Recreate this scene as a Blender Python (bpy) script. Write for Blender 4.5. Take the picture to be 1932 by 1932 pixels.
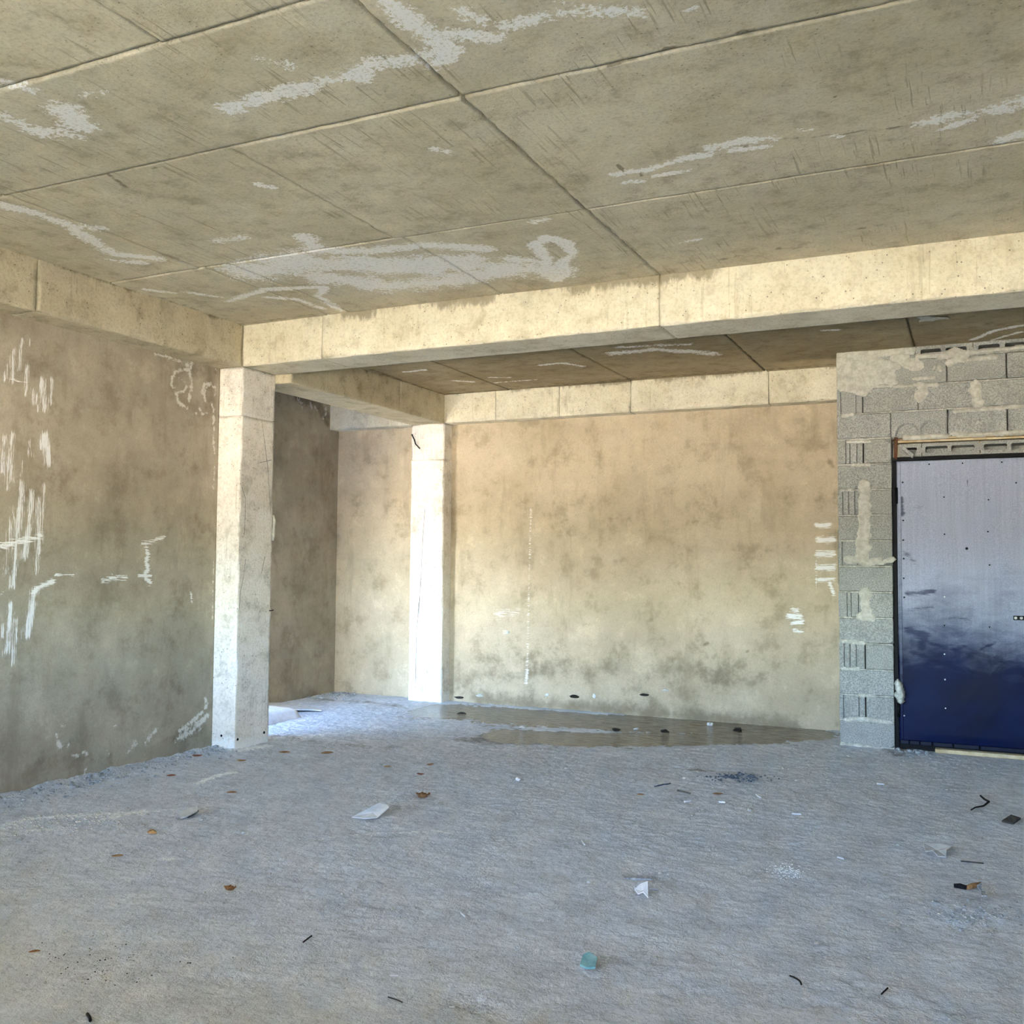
import bpy, bmesh, math, random
import numpy as np
from mathutils import Vector, Matrix

for o in list(bpy.data.objects):
    bpy.data.objects.remove(o, do_unlink=True)
SC = bpy.context.scene
COL = SC.collection

# ------------------------------------------------------------------ camera
FPX, YAW, PITCH, ROLL, CAMH = 1867.8, .4409, .0492, .0076, 1.4185
_fw = np.array([-math.sin(YAW)*math.cos(PITCH), math.cos(YAW)*math.cos(PITCH), math.sin(PITCH)])
_r = np.array([math.cos(YAW), math.sin(YAW), 0.0])
_u = np.cross(_r, _fw)
_R = _r*math.cos(ROLL) + _u*math.sin(ROLL)
_U = -_r*math.sin(ROLL) + _u*math.cos(ROLL)
cam_data = bpy.data.cameras.new('camera')
cam_data.sensor_fit = 'HORIZONTAL'
cam_data.sensor_width = 36.0
cam_data.lens = FPX/1932.0*36.0
cam_data.clip_start = .02
cam = bpy.data.objects.new('camera', cam_data)
COL.objects.link(cam)
m = Matrix.Identity(4)
for i in range(3):
    m[i][0], m[i][1], m[i][2] = _R[i], _U[i], -_fw[i]
m[2][3] = CAMH
cam.matrix_world = m
SC.camera = cam

# ------------------------------------------------------------------ light
world = bpy.data.worlds.new('sky')
SC.world = world
world.use_nodes = True
wn = world.node_tree.nodes
wl = world.node_tree.links
sky = wn.new('ShaderNodeTexSky')
sky.sky_type = 'NISHITA'
sky.sun_disc = False
sky.sun_elevation = math.radians(52)
sky.sun_rotation = math.radians(20)
sky.dust_density = 1.5
wn['Background'].inputs['Strength'].default_value = .30
wl.new(sky.outputs[0], wn['Background'].inputs['Color'])
sun_d = bpy.data.lights.new('sun', 'SUN')
sun_d.energy = 7.0
sun_d.angle = math.radians(.5)
sun_d.color = (1.0, .96, .90)
sun = bpy.data.objects.new('sun', sun_d)
COL.objects.link(sun)
sd = Vector((math.cos(math.radians(52))*math.sin(math.radians(20)), math.cos(math.radians(52))*math.cos(math.radians(20)), math.sin(math.radians(52))))
sun.rotation_euler = (sd).to_track_quat('Z', 'Y').to_euler()

vs = SC.view_settings
vs.view_transform = 'Standard'
vs.look = 'None'
vs.gamma = 1.0
vs.use_curve_mapping = False
vs.exposure = 5.1
SC.cycles.use_denoising = True
SC.cycles.adaptive_threshold = .06
SC.cycles.adaptive_min_samples = 24
SC.cycles.max_bounces = 6
SC.cycles.diffuse_bounces = 5
SC.cycles.glossy_bounces = 3
SC.cycles.transmission_bounces = 3
SC.cycles.caustics_reflective = False
SC.cycles.caustics_refractive = False
# sampling portals in the two openings (they give no light of their own, they only guide the sky's)
for nm, loc, sx, sz in (('window_portal', (-2.15, -.62, 1.625), 5.7, .85), ('alcove_portal', (-5.83, 6.0, 1.0), .60, 2.1)):
    pd = bpy.data.lights.new(nm, 'AREA'); pd.shape = 'RECTANGLE'; pd.size = sx; pd.size_y = sz
    pd.cycles.is_portal = True
    po = bpy.data.objects.new(nm, pd); COL.objects.link(po)
    po.location = loc; po.rotation_euler = (math.radians(90), 0, 0)
SC.cycles.sample_clamp_indirect = 6.0

# ------------------------------------------------------------------ measures of the place (metres)
H, ZB = 3.185, 2.8707            # slab and beam soffit of the front bay
H3, ZB3 = 3.089, 2.801           # the same in the rear bay
XW, XC = -5.2333, -5.0197        # left wall face, beam / column face
YC, YD = 5.8396, 6.2318          # main beam front and back
X2L, X2R = -5.2506, -4.8666      # rear column and rear cross beam
Y3, Y4 = 8.6954, 8.856           # rear beam face, rear wall face
XA = -6.2664                     # alcove side wall
Y5, X5 = 8.166, -1.0069          # block wall face and its free end
XR = 3.2                         # right end of the room
YF = -.40                        # inner face of the front wall


def un(px, py, ax, val):
    """pixel of the photograph -> the point where its ray meets the plane (axis ax = val) of the place"""
    d = _fw + _R*(px-966)/FPX - _U*(py-966)/FPX
    c = np.array([0, 0, CAMH])
    return c + d*((val-c[ax])/d[ax])


# ------------------------------------------------------------------ numpy noise
def _hash(ix, iy, iz, seed):
    n = (ix*374761393 + iy*668265263 + iz*2147483647 + seed*974634977) & 0xffffffff
    n = ((n ^ (n >> 13))*1274126177) & 0xffffffff
    n = ((n ^ (n >> 16))*2246822519) & 0xffffffff
    return ((n ^ (n >> 15)) & 0xffffff)/float(0xffffff)


def vnoise(x, y, z=None, seed=0):
    x = np.asarray(x, float); y = np.asarray(y, float)
    z = np.zeros_like(x) if z is None else np.asarray(z, float)
    fx, fy, fz = np.floor(x), np.floor(y), np.floor(z)
    ix, iy, iz = fx.astype(np.int64), fy.astype(np.int64), fz.astype(np.int64)
    tx, ty, tz = x-fx, y-fy, z-fz
    tx = tx*tx*(3-2*tx); ty = ty*ty*(3-2*ty); tz = tz*tz*(3-2*tz)
    def L(a, b, t): return a + (b-a)*t
    c = lambda a, b, d: _hash(ix+a, iy+b, iz+d, seed)
    return L(L(L(c(0,0,0), c(1,0,0), tx), L(c(0,1,0), c(1,1,0), tx), ty),
             L(L(c(0,0,1), c(1,0,1), tx), L(c(0,1,1), c(1,1,1), tx), ty), tz)


def fbm(x, y, z=None, seed=0, octaves=4, gain=.5):
    s, a, t = 0, 1.0, 0
    for k in range(octaves):
        f = 2.03**k
        s = s + a*vnoise(np.asarray(x)*f, np.asarray(y)*f, None if z is None else np.asarray(z)*f, seed+k*17)
        t += a; a *= gain
    return s/t


def strokes_field(P, strokes):
    """P Nx2; strokes = [(polyline Kx2, halfwidth, strength)] -> soft mask 0..1"""
    f = np.zeros(len(P))
    for pts, w, s in strokes:
        pts = np.asarray(pts, float)
        lo, hi = pts.min(0)-w, pts.max(0)+w
        idx = np.where((P[:,0] > lo[0]) & (P[:,0] < hi[0]) & (P[:,1] > lo[1]) & (P[:,1] < hi[1]))[0]
        if len(idx) == 0:
            continue
        Q = P[idx]
        best = np.full(len(idx), 1e9)
        segs = [(pts[0], pts[0])] if len(pts) == 1 else list(zip(pts[:-1], pts[1:]))
        for a, b in segs:
            ab = b-a; L2 = max(ab@ab, 1e-12)
            t = np.clip(((Q-a)@ab)/L2, 0, 1)
            best = np.minimum(best, np.linalg.norm(Q-(a+t[:,None]*ab), axis=1))
        f[idx] = np.maximum(f[idx], s*np.clip(1-best/w, 0, 1))
    return f


def px_strokes(lst, ax, val, wide=1.0):
    """strokes given in photograph pixels, carried onto the plane of the surface they stain"""
    keep = [i for i in range(3) if i != ax]
    out = []
    for pts, w, s in lst:
        P = np.array([un(p[0], p[1], ax, val) for p in pts])
        a = un(pts[0][0]-1, pts[0][1], ax, val); b = un(pts[0][0]+1, pts[0][1], ax, val)
        c = un(pts[0][0], pts[0][1]-1, ax, val); d = un(pts[0][0], pts[0][1]+1, ax, val)
        mpp = math.sqrt(np.linalg.norm(b-a)*np.linalg.norm(d-c))/2
        out.append((P[:, keep], w*mpp*wide, s))
    return out


# ------------------------------------------------------------------ object helpers
def tag(o, label=None, cat=None, group=None, kind=None):
    if label: o['label'] = label
    if cat: o['category'] = cat
    if group: o['group'] = group
    if kind: o['kind'] = kind
    return o


def link(name, mesh, mat=None, parent=None, local=False):
    o = bpy.data.objects.new(name, mesh)
    COL.objects.link(o)
    if mat is not None and mesh is not None and not mesh.materials:
        mesh.materials.append(mat)
    if parent is not None:
        o.parent = parent
        if parent.type == 'EMPTY' and not local:
            o.matrix_parent_inverse = (Matrix.Translation(parent.location) @ parent.rotation_euler.to_matrix().to_4x4()).inverted()
    return o


def empty(name, loc=(0,0,0), rz=0):
    o = bpy.data.objects.new(name, None)
    o.empty_display_size = .1
    o.location = loc
    o.rotation_euler = (0, 0, rz)
    COL.objects.link(o)
    return o


def mesh_np(name, V, F, attrs=None, smooth=True):
    V = np.asarray(V, np.float32); F = np.asarray(F, np.int32)
    me = bpy.data.meshes.new(name)
    me.vertices.add(len(V)); me.vertices.foreach_set('co', V.ravel())
    k = F.shape[1]
    me.loops.add(F.size); me.loops.foreach_set('vertex_index', F.ravel())
    me.polygons.add(len(F))
    me.polygons.foreach_set('loop_start', np.arange(0, F.size, k, dtype=np.int32))
    me.polygons.foreach_set('loop_total', np.full(len(F), k, np.int32))
    if smooth:
        me.polygons.foreach_set('use_smooth', np.ones(len(F), bool))
    me.update(calc_edges=True)
    if attrs:
        for n, v in attrs.items():
            a = me.attributes.new(n, 'FLOAT', 'POINT')
            a.data.foreach_set('value', np.asarray(v, np.float32))
    return me


def mesh_py(name, V, F, smooth=False):
    me = bpy.data.meshes.new(name)
    me.from_pydata([tuple(v) for v in V], [], [tuple(f) for f in F])
    if smooth:
        for p in me.polygons: p.use_smooth = True
    me.update()
    return me


def grid_faces(nu, nv):
    i = np.arange(nu-1)[:,None]*nv + np.arange(nv-1)[None,:]
    i = i.ravel()
    return np.stack([i, i+nv, i+nv+1, i+1], 1)


def ticks(a, b, step):
    n = max(2, int(round(abs(b-a)/step))+1)
    return np.linspace(a, b, n)


def rough_box(x0, x1, y0, y1, z0, z1, step=.05, amp=.002, chip=.006, seed=0, faces='xXyYzZ', attr=None, name='box'):
    """a closed box with subdivided, slightly uneven faces and worn, chipped edges"""
    def et(a, b):
        t = ticks(a, b, step)
        return np.sort(np.concatenate([t, [a+.006, b-.006]]))
    xs, ys, zs = et(x0, x1), et(y0, y1), et(z0, z1)
    V, Fs, off = [], [], 0
    key = {}
    def add(P, nu, nv, flip):
        nonlocal off
        f = grid_faces(nu, nv)
        if flip: f = f[:, ::-1]
        V.append(P); Fs.append(f+off); off += len(P)
    def mk(a, b, fixed_ax, val):
        A, B = np.meshgrid(a, b, indexing='ij')
        P = np.zeros((A.size, 3)); rest = [i for i in range(3) if i != fixed_ax]
        P[:,rest[0]] = A.ravel(); P[:,rest[1]] = B.ravel(); P[:,fixed_ax] = val
        return P
    if 'x' in faces: add(mk(ys,zs,0,x0), len(ys), len(zs), True)
    if 'X' in faces: add(mk(ys,zs,0,x1), len(ys), len(zs), False)
    if 'y' in faces: add(mk(xs,zs,1,y0), len(xs), len(zs), False)
    if 'Y' in faces: add(mk(xs,zs,1,y1), len(xs), len(zs), True)
    if 'z' in faces: add(mk(xs,ys,2,z0), len(xs), len(ys), True)
    if 'Z' in faces: add(mk(xs,ys,2,z1), len(xs), len(ys), False)
    V = np.concatenate(V); F = np.concatenate(Fs)
    # merge shared border vertices
    k = np.round(V*1e4).astype(np.int64)
    _, first, inv = np.unique(k, axis=0, return_index=True, return_inverse=True)
    V = V[first]; F = inv.ravel()[F]
    e = 1e-6
    lo = np.stack([V[:,0] < x0+e, V[:,1] < y0+e, V[:,2] < z0+e], 1)
    hi = np.stack([V[:,0] > x1-e, V[:,1] > y1-e, V[:,2] > z1-e], 1)
    on = lo | hi
    cnt = on.sum(1)
    n = (fbm(V[:,0]*3.1, V[:,1]*3.1, V[:,2]*3.1, seed, 3)-.5)*2
    edge = np.where(cnt >= 2, 1.0, 0.0)
    c = np.clip(fbm(V[:,0]*11, V[:,1]*11, V[:,2]*11, seed+5, 3)-.42, 0, 1)*2.4
    move = n*amp - edge*(.0015 + chip*c)
    sgn = hi.astype(float) - lo.astype(float)
    P = V + sgn*move[:,None]
    attrs = attr(V, on, lo, hi) if attr else None
    return mesh_np(name, P, F, attrs, smooth=False)


def bev_box(name, sx, sy, sz, bev=.004, seg=1, center=(0,0,0)):
    bm = bmesh.new()
    bmesh.ops.create_cube(bm, size=1)
    for v in bm.verts:
        v.co = Vector((v.co.x*sx+center[0], v.co.y*sy+center[1], v.co.z*sz+center[2]))
    if bev > 0:
        bmesh.ops.bevel(bm, geom=bm.edges[:], offset=bev, segments=seg, affect='EDGES', profile=.6)
    me = bpy.data.meshes.new(name); bm.to_mesh(me); bm.free()
    return me


def boxes_mesh(name, lst):
    """one mesh from several axis-aligned boxes (x0,x1,y0,y1,z0,z1)"""
    V, F = [], []
    for x0,x1,y0,y1,z0,z1 in lst:
        b = len(V)
        V += [(x0,y0,z0),(x1,y0,z0),(x1,y1,z0),(x0,y1,z0),(x0,y0,z1),(x1,y0,z1),(x1,y1,z1),(x0,y1,z1)]
        F += [tuple(b+i for i in f) for f in ((0,3,2,1),(4,5,6,7),(0,1,5,4),(1,2,6,5),(2,3,7,6),(3,0,4,7))]
    return mesh_py(name, V, F)


def tube(name, pts, r, n=8, taper=None):
    pts = [Vector(p) for p in pts]
    V, F = [], []
    for i, p in enumerate(pts):
        t = (pts[min(i+1, len(pts)-1)]-pts[max(i-1, 0)]).normalized()
        a = t.orthogonal().normalized() if i == 0 else (a - t*a.dot(t)).normalized()
        b = t.cross(a)
        rr = r*(taper[i] if taper else 1)
        for k in range(n):
            an = 2*math.pi*k/n
            V.append(p + a*math.cos(an)*rr + b*math.sin(an)*rr)
    for i in range(len(pts)-1):
        for k in range(n):
            F.append((i*n+k, i*n+(k+1)%n, (i+1)*n+(k+1)%n, (i+1)*n+k))
    F.append(tuple(range(n))[::-1]); F.append(tuple(range((len(pts)-1)*n, len(pts)*n)))
    return mesh_py(name, V, F, smooth=True)


def relief(name, strokes, plane_y, thick, step=.008, seed=0, rag=.5):
    """a raised, ragged smear of mortar lying on a wall face y = plane_y (strokes in x,z metres)"""
    lo = np.min([np.asarray(p).min(0)-w for p, w, s in strokes], 0)
    hi = np.max([np.asarray(p).max(0)+w for p, w, s in strokes], 0)
    xs, zs = ticks(lo[0], hi[0], step), ticks(lo[1], hi[1], step)
    A, B = np.meshgrid(xs, zs, indexing='ij')
    P = np.stack([A.ravel(), B.ravel()], 1)
    f = strokes_field(P, strokes)
    n = fbm(P[:,0]*22, P[:,1]*22, None, seed, 4)
    h = np.where(f > .03, f*1.4 + (n-.5)*rag*2 - .28, -1.0)
    F = grid_faces(len(xs), len(zs))
    keep = (h[F] > 0).sum(1) >= 2
    F = F[keep]
    hh = np.clip(h, -.05, .7)
    depth = thick*np.where(hh > 0, np.sqrt(np.abs(hh)/.7), -.25)
    V = np.stack([np.maximum(P[:,0], X5+.001), plane_y - depth + .0005, P[:,1]], 1)
    used = np.unique(F)
    mp = np.full(len(V), -1); mp[used] = np.arange(len(used))
    return mesh_np(name, V[used], mp[F], None, smooth=True)


# ------------------------------------------------------------------ materials
def lin(r, g, b):
    return tuple(((c/255)/12.92 if c/255 <= .04045 else ((c/255+.055)/1.055)**2.4) for c in (r, g, b)) + (1.0,)


class NB:
    def __init__(self, name):
        self.m = bpy.data.materials.new(name)
        self.m.use_nodes = True
        self.t = self.m.node_tree
        self.n = self.t.nodes; self.l = self.t.links
        self.bsdf = self.n['Principled BSDF']
        self.co = self.n.new('ShaderNodeTexCoord').outputs['Object']
        self.bsdf.inputs['Specular IOR Level'].default_value = .25

    def put(self, sock, v):
        if hasattr(v, 'is_output') or isinstance(v, bpy.types.NodeSocket):
            self.l.new(v, sock)
        elif isinstance(v, (tuple, list)) and len(v) == 3 and sock.type == 'RGBA':
            sock.default_value = (*v, 1)
        else:
            sock.default_value = v

    def map(self, scale=(1,1,1), rot=(0,0,0), loc=(0,0,0), vec=None):
        n = self.n.new('ShaderNodeMapping')
        n.inputs['Scale'].default_value = scale; n.inputs['Rotation'].default_value = rot; n.inputs['Location'].default_value = loc
        self.l.new(vec or self.co, n.inputs['Vector'])
        return n.outputs[0]

    def jitter(self):
        """offset the texture per object so that pieces that share a mesh differ"""
        oi = self.n.new('ShaderNodeObjectInfo')
        v = self.n.new('ShaderNodeVectorMath'); v.operation = 'MULTIPLY_ADD'
        c = self.n.new('ShaderNodeCombineXYZ')
        for i in range(3): self.l.new(oi.outputs['Random'], c.inputs[i])
        self.l.new(c.outputs[0], v.inputs[0]); v.inputs[1].default_value = (37, 91, 53); self.l.new(self.co, v.inputs[2])
        self.co = v.outputs[0]
        return oi.outputs['Random']

    def noise(self, scale, detail=5, rough=.55, vec=None, dist=0):
        n = self.n.new('ShaderNodeTexNoise')
        n.inputs['Scale'].default_value = scale; n.inputs['Detail'].default_value = detail
        n.inputs['Roughness'].default_value = rough; n.inputs['Distortion'].default_value = dist
        self.l.new(vec or self.co, n.inputs['Vector'])
        return n.outputs['Fac']

    def voro(self, scale, feature='F1', vec=None, rnd=1):
        n = self.n.new('ShaderNodeTexVoronoi'); n.feature = feature
        n.inputs['Scale'].default_value = scale; n.inputs['Randomness'].default_value = rnd
        self.l.new(vec or self.co, n.inputs['Vector'])
        return n.outputs['Distance']

    def ss(self, v, a, b, lo=0., hi=1.):
        n = self.n.new('ShaderNodeMapRange'); n.interpolation_type = 'SMOOTHSTEP'
        self.put(n.inputs['Value'], v)
        n.inputs['From Min'].default_value = a; n.inputs['From Max'].default_value = b
        n.inputs['To Min'].default_value = lo; n.inputs['To Max'].default_value = hi
        return n.outputs['Result']

    def math(self, op, a, b=0., c=0., clamp=False):
        n = self.n.new('ShaderNodeMath'); n.operation = op; n.use_clamp = clamp
        self.put(n.inputs[0], a); self.put(n.inputs[1], b)
        if len(n.inputs) > 2: self.put(n.inputs[2], c)
        return n.outputs[0]

    def mix(self, f, a, b, mode='MIX'):
        n = self.n.new('ShaderNodeMix'); n.data_type = 'RGBA'; n.blend_type = mode
        self.put(n.inputs['Factor'], f); self.put(n.inputs[6], a); self.put(n.inputs[7], b)
        return n.outputs[2]

    def attr(self, name):
        n = self.n.new('ShaderNodeAttribute'); n.attribute_name = name
        return n.outputs['Fac']

    def bump(self, height, strength, dist=.01, prev=None):
        n = self.n.new('ShaderNodeBump')
        n.inputs['Strength'].default_value = strength; n.inputs['Distance'].default_value = dist
        self.put(n.inputs['Height'], height)
        if prev is not None: self.l.new(prev, n.inputs['Normal'])
        return n.outputs[0]

    def out(self, color, rough=.85, normal=None, metal=0., spec=None):
        self.put(self.bsdf.inputs['Base Color'], color)
        self.put(self.bsdf.inputs['Roughness'], rough)
        self.put(self.bsdf.inputs['Metallic'], metal)
        if normal is not None: self.l.new(normal, self.bsdf.inputs['Normal'])
        if spec is not None: self.bsdf.inputs['Specular IOR Level'].default_value = spec
        return self.m


def concrete(name, a, b, dark, grain_axis='y', grain=.5, pits=.5, salt=True, mott=1.3, grain_scale=1.0, damp=True):
    """board-marked raw concrete: mottling, grain along the formwork, blowholes, pale salt bloom, dark damp"""
    k = NB(name)
    sc = {'x': (2.2, 60, 60), 'y': (60, 2.2, 60), 'z': (60, 60, 2.2)}[grain_axis]
    sc = tuple(s_*grain_scale for s_ in sc)
    big = k.noise(mott, 4, .65)
    mid = k.noise(6.5, 6, .74)
    fine = k.noise(60, 3, .75)
    gr = k.noise(1, 3, .65, vec=k.map(sc))
    col = k.mix(k.ss(big, .34, .66), a, b)
    col = k.mix(k.math('MULTIPLY', k.ss(mid, .47, .72), .62), col, dark)
    col = k.mix(k.math('MULTIPLY', k.ss(mid, .47, .30), .40), col, tuple(min(1, c*1.18) for c in a[:3]))
    col = k.mix(k.math('MULTIPLY', k.ss(fine, .45, .70), .35), col, dark)
    patch = k.ss(k.noise(2.1, 2, .5), .42, .62)
    scr = k.math('MULTIPLY', k.ss(gr, .57, .66), patch)
    col = k.mix(k.math('MULTIPLY', scr, grain), col, dark)
    v = k.voro(30)
    pm = k.math('MULTIPLY', k.ss(v, .15, .09), k.ss(mid, .47, .52))
    col = k.mix(k.math('MULTIPLY', pm, pits), col, tuple(c*.26 for c in dark[:3]))
    if damp:
        dm = k.ss(k.math('ADD', k.attr('damp'), k.math('MULTIPLY', k.math('SUBTRACT', k.noise(16, 4, .7, vec=k.map((1,1,.35))), .5), 1.6)), .35, .75)
        dm = k.math('MULTIPLY', dm, k.ss(k.attr('damp'), .01, .1))
        col = k.mix(k.math('MULTIPLY', dm, .75), col, tuple(c*.62 for c in dark[:3]))
    if salt:
        s_ = k.attr('salt')
        sn = k.math('ADD', s_, k.math('MULTIPLY', k.math('SUBTRACT', mid, .5), 2.4))
        sn = k.math('ADD', sn, k.math('MULTIPLY', k.math('SUBTRACT', k.noise(48, 4, .8), .5), 2.4))
        sm = k.math('MULTIPLY', k.ss(sn, .38, .50), k.ss(s_, .01, .22))
        sm = k.math('MULTIPLY', sm, k.ss(fine, .36, .48, .4, 1.0))
        col = k.mix(k.math('MULTIPLY', sm, .9), col, lin(244, 243, 240))
    h = k.math('MULTIPLY_ADD', scr, -.6, fine)
    h = k.math('MULTIPLY_ADD', pm, -1.2, h)
    return k.out(col, .86, k.bump(h, .4, .005), spec=.2)


def plaster(name, a, b, dark, salt=True, paint=True, brush=True):
    """trowelled cement plaster: cloudy patches, brushed white paint, salt bloom"""
    k = NB(name)
    big = k.noise(1.1, 6, .68)
    mid = k.noise(3.4, 7, .74)
    fine = k.noise(80, 3, .75)
    vst = k.noise(1, 4, .68, vec=k.map((6, 6, 1.3)))
    col = k.mix(k.ss(big, .36, .62), a, b)
    col = k.mix(k.math('MULTIPLY', k.ss(mid, .48, .68), .68), col, dark)
    col = k.mix(k.math('MULTIPLY', k.ss(mid, .47, .32), .5), col, tuple(min(1, c*1.24) for c in a[:3]))
    col = k.mix(k.math('MULTIPLY', k.ss(fine, .45, .72), .30), col, dark)
    col = k.mix(k.math('MULTIPLY', k.ss(vst, .52, .72), .4), col, dark)
    d_ = k.attr('damp')
    dm = k.ss(k.math('ADD', d_, k.math('MULTIPLY', k.math('SUBTRACT', mid, .5), 1.6)), .30, .95)
    col = k.mix(k.math('MULTIPLY', k.math('MULTIPLY', dm, k.ss(d_, .01, .15)), .8), col, tuple(c*.72 for c in dark[:3]))
    if salt:
        s_ = k.attr('salt')
        sn = k.math('ADD', s_, k.math('MULTIPLY', k.math('SUBTRACT', k.noise(26, 5, .82), .5), 3.6))
        smk = k.math('MULTIPLY', k.ss(sn, .42, .80), k.ss(s_, .01, .25))
        col = k.mix(k.math('MULTIPLY', smk, .70), col, lin(236, 234, 228))
    if paint:
        p = k.attr('paint')
        pv = k.noise(1, 3, .75, vec=k.map((150, 150, 7)))
        pn = k.math('ADD', p, k.math('MULTIPLY', k.math('SUBTRACT', pv, .5), 3.8))
        pmk = k.math('MULTIPLY', k.ss(pn, .46, .78), k.ss(p, .01, .12))
        col = k.mix(k.math('MULTIPLY', pmk, .85), col, lin(244, 244, 246))
    if brush:
        ph = k.attr('brush')
        pv2 = k.noise(1, 3, .75, vec=k.map((9, 9, 120)))
        pn2 = k.math('ADD', ph, k.math('MULTIPLY', k.math('SUBTRACT', pv2, .5), 3.2))
        pmk2 = k.math('MULTIPLY', k.ss(pn2, .40, .66), k.ss(ph, .01, .12))
        col = k.mix(k.math('MULTIPLY', pmk2, .9), col, lin(248, 248, 248))
    h = k.math('MULTIPLY_ADD', mid, 2.2, fine)
    return k.out(col, .9, k.bump(h, .30, .004), spec=.15)


def floor_mat():
    k = NB('dusty_cement_floor')
    mid = k.noise(4.5, 6, .74)
    fine = k.noise(38, 4, .78)
    grit = k.voro(95)
    col = k.mix(k.ss(mid, .36, .60), lin(214, 219, 227), lin(196, 202, 211))
    col = k.mix(k.math('MULTIPLY', k.ss(mid, .54, .70), .5), col, lin(166, 172, 179))
    col = k.mix(k.math('MULTIPLY', k.ss(fine, .52, .68), .45), col, lin(150, 156, 163))
    col = k.mix(k.math('MULTIPLY', k.ss(fine, .44, .32), .35), col, lin(232, 236, 240))
    gm = k.math('MULTIPLY', k.ss(grit, .16, .08), k.ss(mid, .50, .56))
    col = k.mix(k.math('MULTIPLY', gm, .7), col, lin(244, 246, 246))
    s_ = k.attr('salt')
    sn = k.math('ADD', s_, k.math('MULTIPLY', k.math('SUBTRACT', fine, .5), 2.6))
    col = k.mix(k.math('MULTIPLY', k.math('MULTIPLY', k.ss(sn, .44, .60), k.ss(s_, .01, .15)), .85), col, lin(246, 248, 248))
    d = k.attr('damp')
    dn = k.math('MULTIPLY', k.ss(k.math('ADD', d, k.math('MULTIPLY', k.math('SUBTRACT', mid, .5), 1.6)), .22, .75), k.ss(d, .01, .1))
    col = k.mix(k.math('MULTIPLY', dn, .8), col, lin(112, 103, 92))
    h = k.math('MULTIPLY_ADD', gm, .5, fine)
    return k.out(col, k.math('MULTIPLY_ADD', dn, -.3, .9), k.bump(h, 1.0, .010), spec=.25)


def block_mat(name, base, light):
    k = NB(name)
    rnd = k.jitter()
    fine = k.noise(110, 3, .8)
    v = k.voro(150)
    mid = k.noise(9, 3, .65)
    col = k.mix(k.ss(fine, .32, .68), tuple(c*.62 for c in base[:3]), light)
    col = k.mix(k.math('MULTIPLY', k.ss(mid, .45, .7), .35), col, tuple(c*.7 for c in base[:3]))
    col = k.mix(k.math('MULTIPLY', k.ss(v, .16, .06), .5), col, tuple(c*.3 for c in base[:3]))
    hs = k.mix(k.math('MULTIPLY', rnd, .22), col, lin(150, 146, 132))
    n = k.bump(fine, .8, .004)
    return k.out(hs, .95, n, spec=.1)


def simple(name, col, col2=None, scale=20, rough=.8, bump=.3, metal=0., spec=.3, dist=.003):
    k = NB(name)
    k.jitter()
    n = k.noise(scale, 3, .7)
    c = k.mix(k.ss(n, .3, .7), col, col2 or tuple(min(1, x*.7) for x in col[:3]))
    return k.out(c, rough, k.bump(n, bump, dist), metal, spec)


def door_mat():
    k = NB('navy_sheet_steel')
    d = k.attr('pale_mask')
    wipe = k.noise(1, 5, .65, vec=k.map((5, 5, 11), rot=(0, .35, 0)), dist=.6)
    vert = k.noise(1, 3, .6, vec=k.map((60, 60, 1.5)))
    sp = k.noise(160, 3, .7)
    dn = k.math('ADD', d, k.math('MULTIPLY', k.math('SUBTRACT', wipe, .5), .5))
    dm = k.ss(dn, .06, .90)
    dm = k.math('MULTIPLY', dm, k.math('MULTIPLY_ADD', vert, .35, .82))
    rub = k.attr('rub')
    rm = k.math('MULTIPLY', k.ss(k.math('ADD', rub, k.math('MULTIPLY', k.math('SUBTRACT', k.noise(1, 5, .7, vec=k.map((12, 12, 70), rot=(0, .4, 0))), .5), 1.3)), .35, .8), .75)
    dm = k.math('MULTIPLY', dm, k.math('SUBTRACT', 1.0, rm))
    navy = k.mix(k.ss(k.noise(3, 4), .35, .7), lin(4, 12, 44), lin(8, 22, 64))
    pale_col = k.mix(k.ss(sp, .3, .7), lin(162, 169, 194), lin(192, 198, 220))
    col = k.mix(k.math('MULTIPLY', dm, .92), navy, pale_col)
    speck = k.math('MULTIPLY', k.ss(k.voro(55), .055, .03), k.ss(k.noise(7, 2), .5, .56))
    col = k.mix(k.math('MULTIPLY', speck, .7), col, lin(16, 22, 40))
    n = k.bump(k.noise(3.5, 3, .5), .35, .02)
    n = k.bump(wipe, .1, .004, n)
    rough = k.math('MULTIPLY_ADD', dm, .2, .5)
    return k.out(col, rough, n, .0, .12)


def water_mat():
    k = NB('rippled_shallow_water')
    w = k.noise(1, 4, .6, vec=k.map((7, 30, 1), rot=(0, 0, .1)), dist=.5)
    w2 = k.noise(1, 3, .6, vec=k.map((20, 75, 1), rot=(0, 0, -.05)))
    n = k.bump(k.math('MULTIPLY_ADD', w2, .5, w), .7, .02)
    k.bsdf.inputs['IOR'].default_value = 1.33
    k.bsdf.inputs['Transmission Weight'].default_value = 0.0
    k.out(k.mix(k.ss(w, .38, .62), lin(104, 92, 76), lin(166, 156, 140)), .12, n, 0., .6)  # base colour streaked along the ripples to imitate sparkles and reflections
    return k.m


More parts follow.
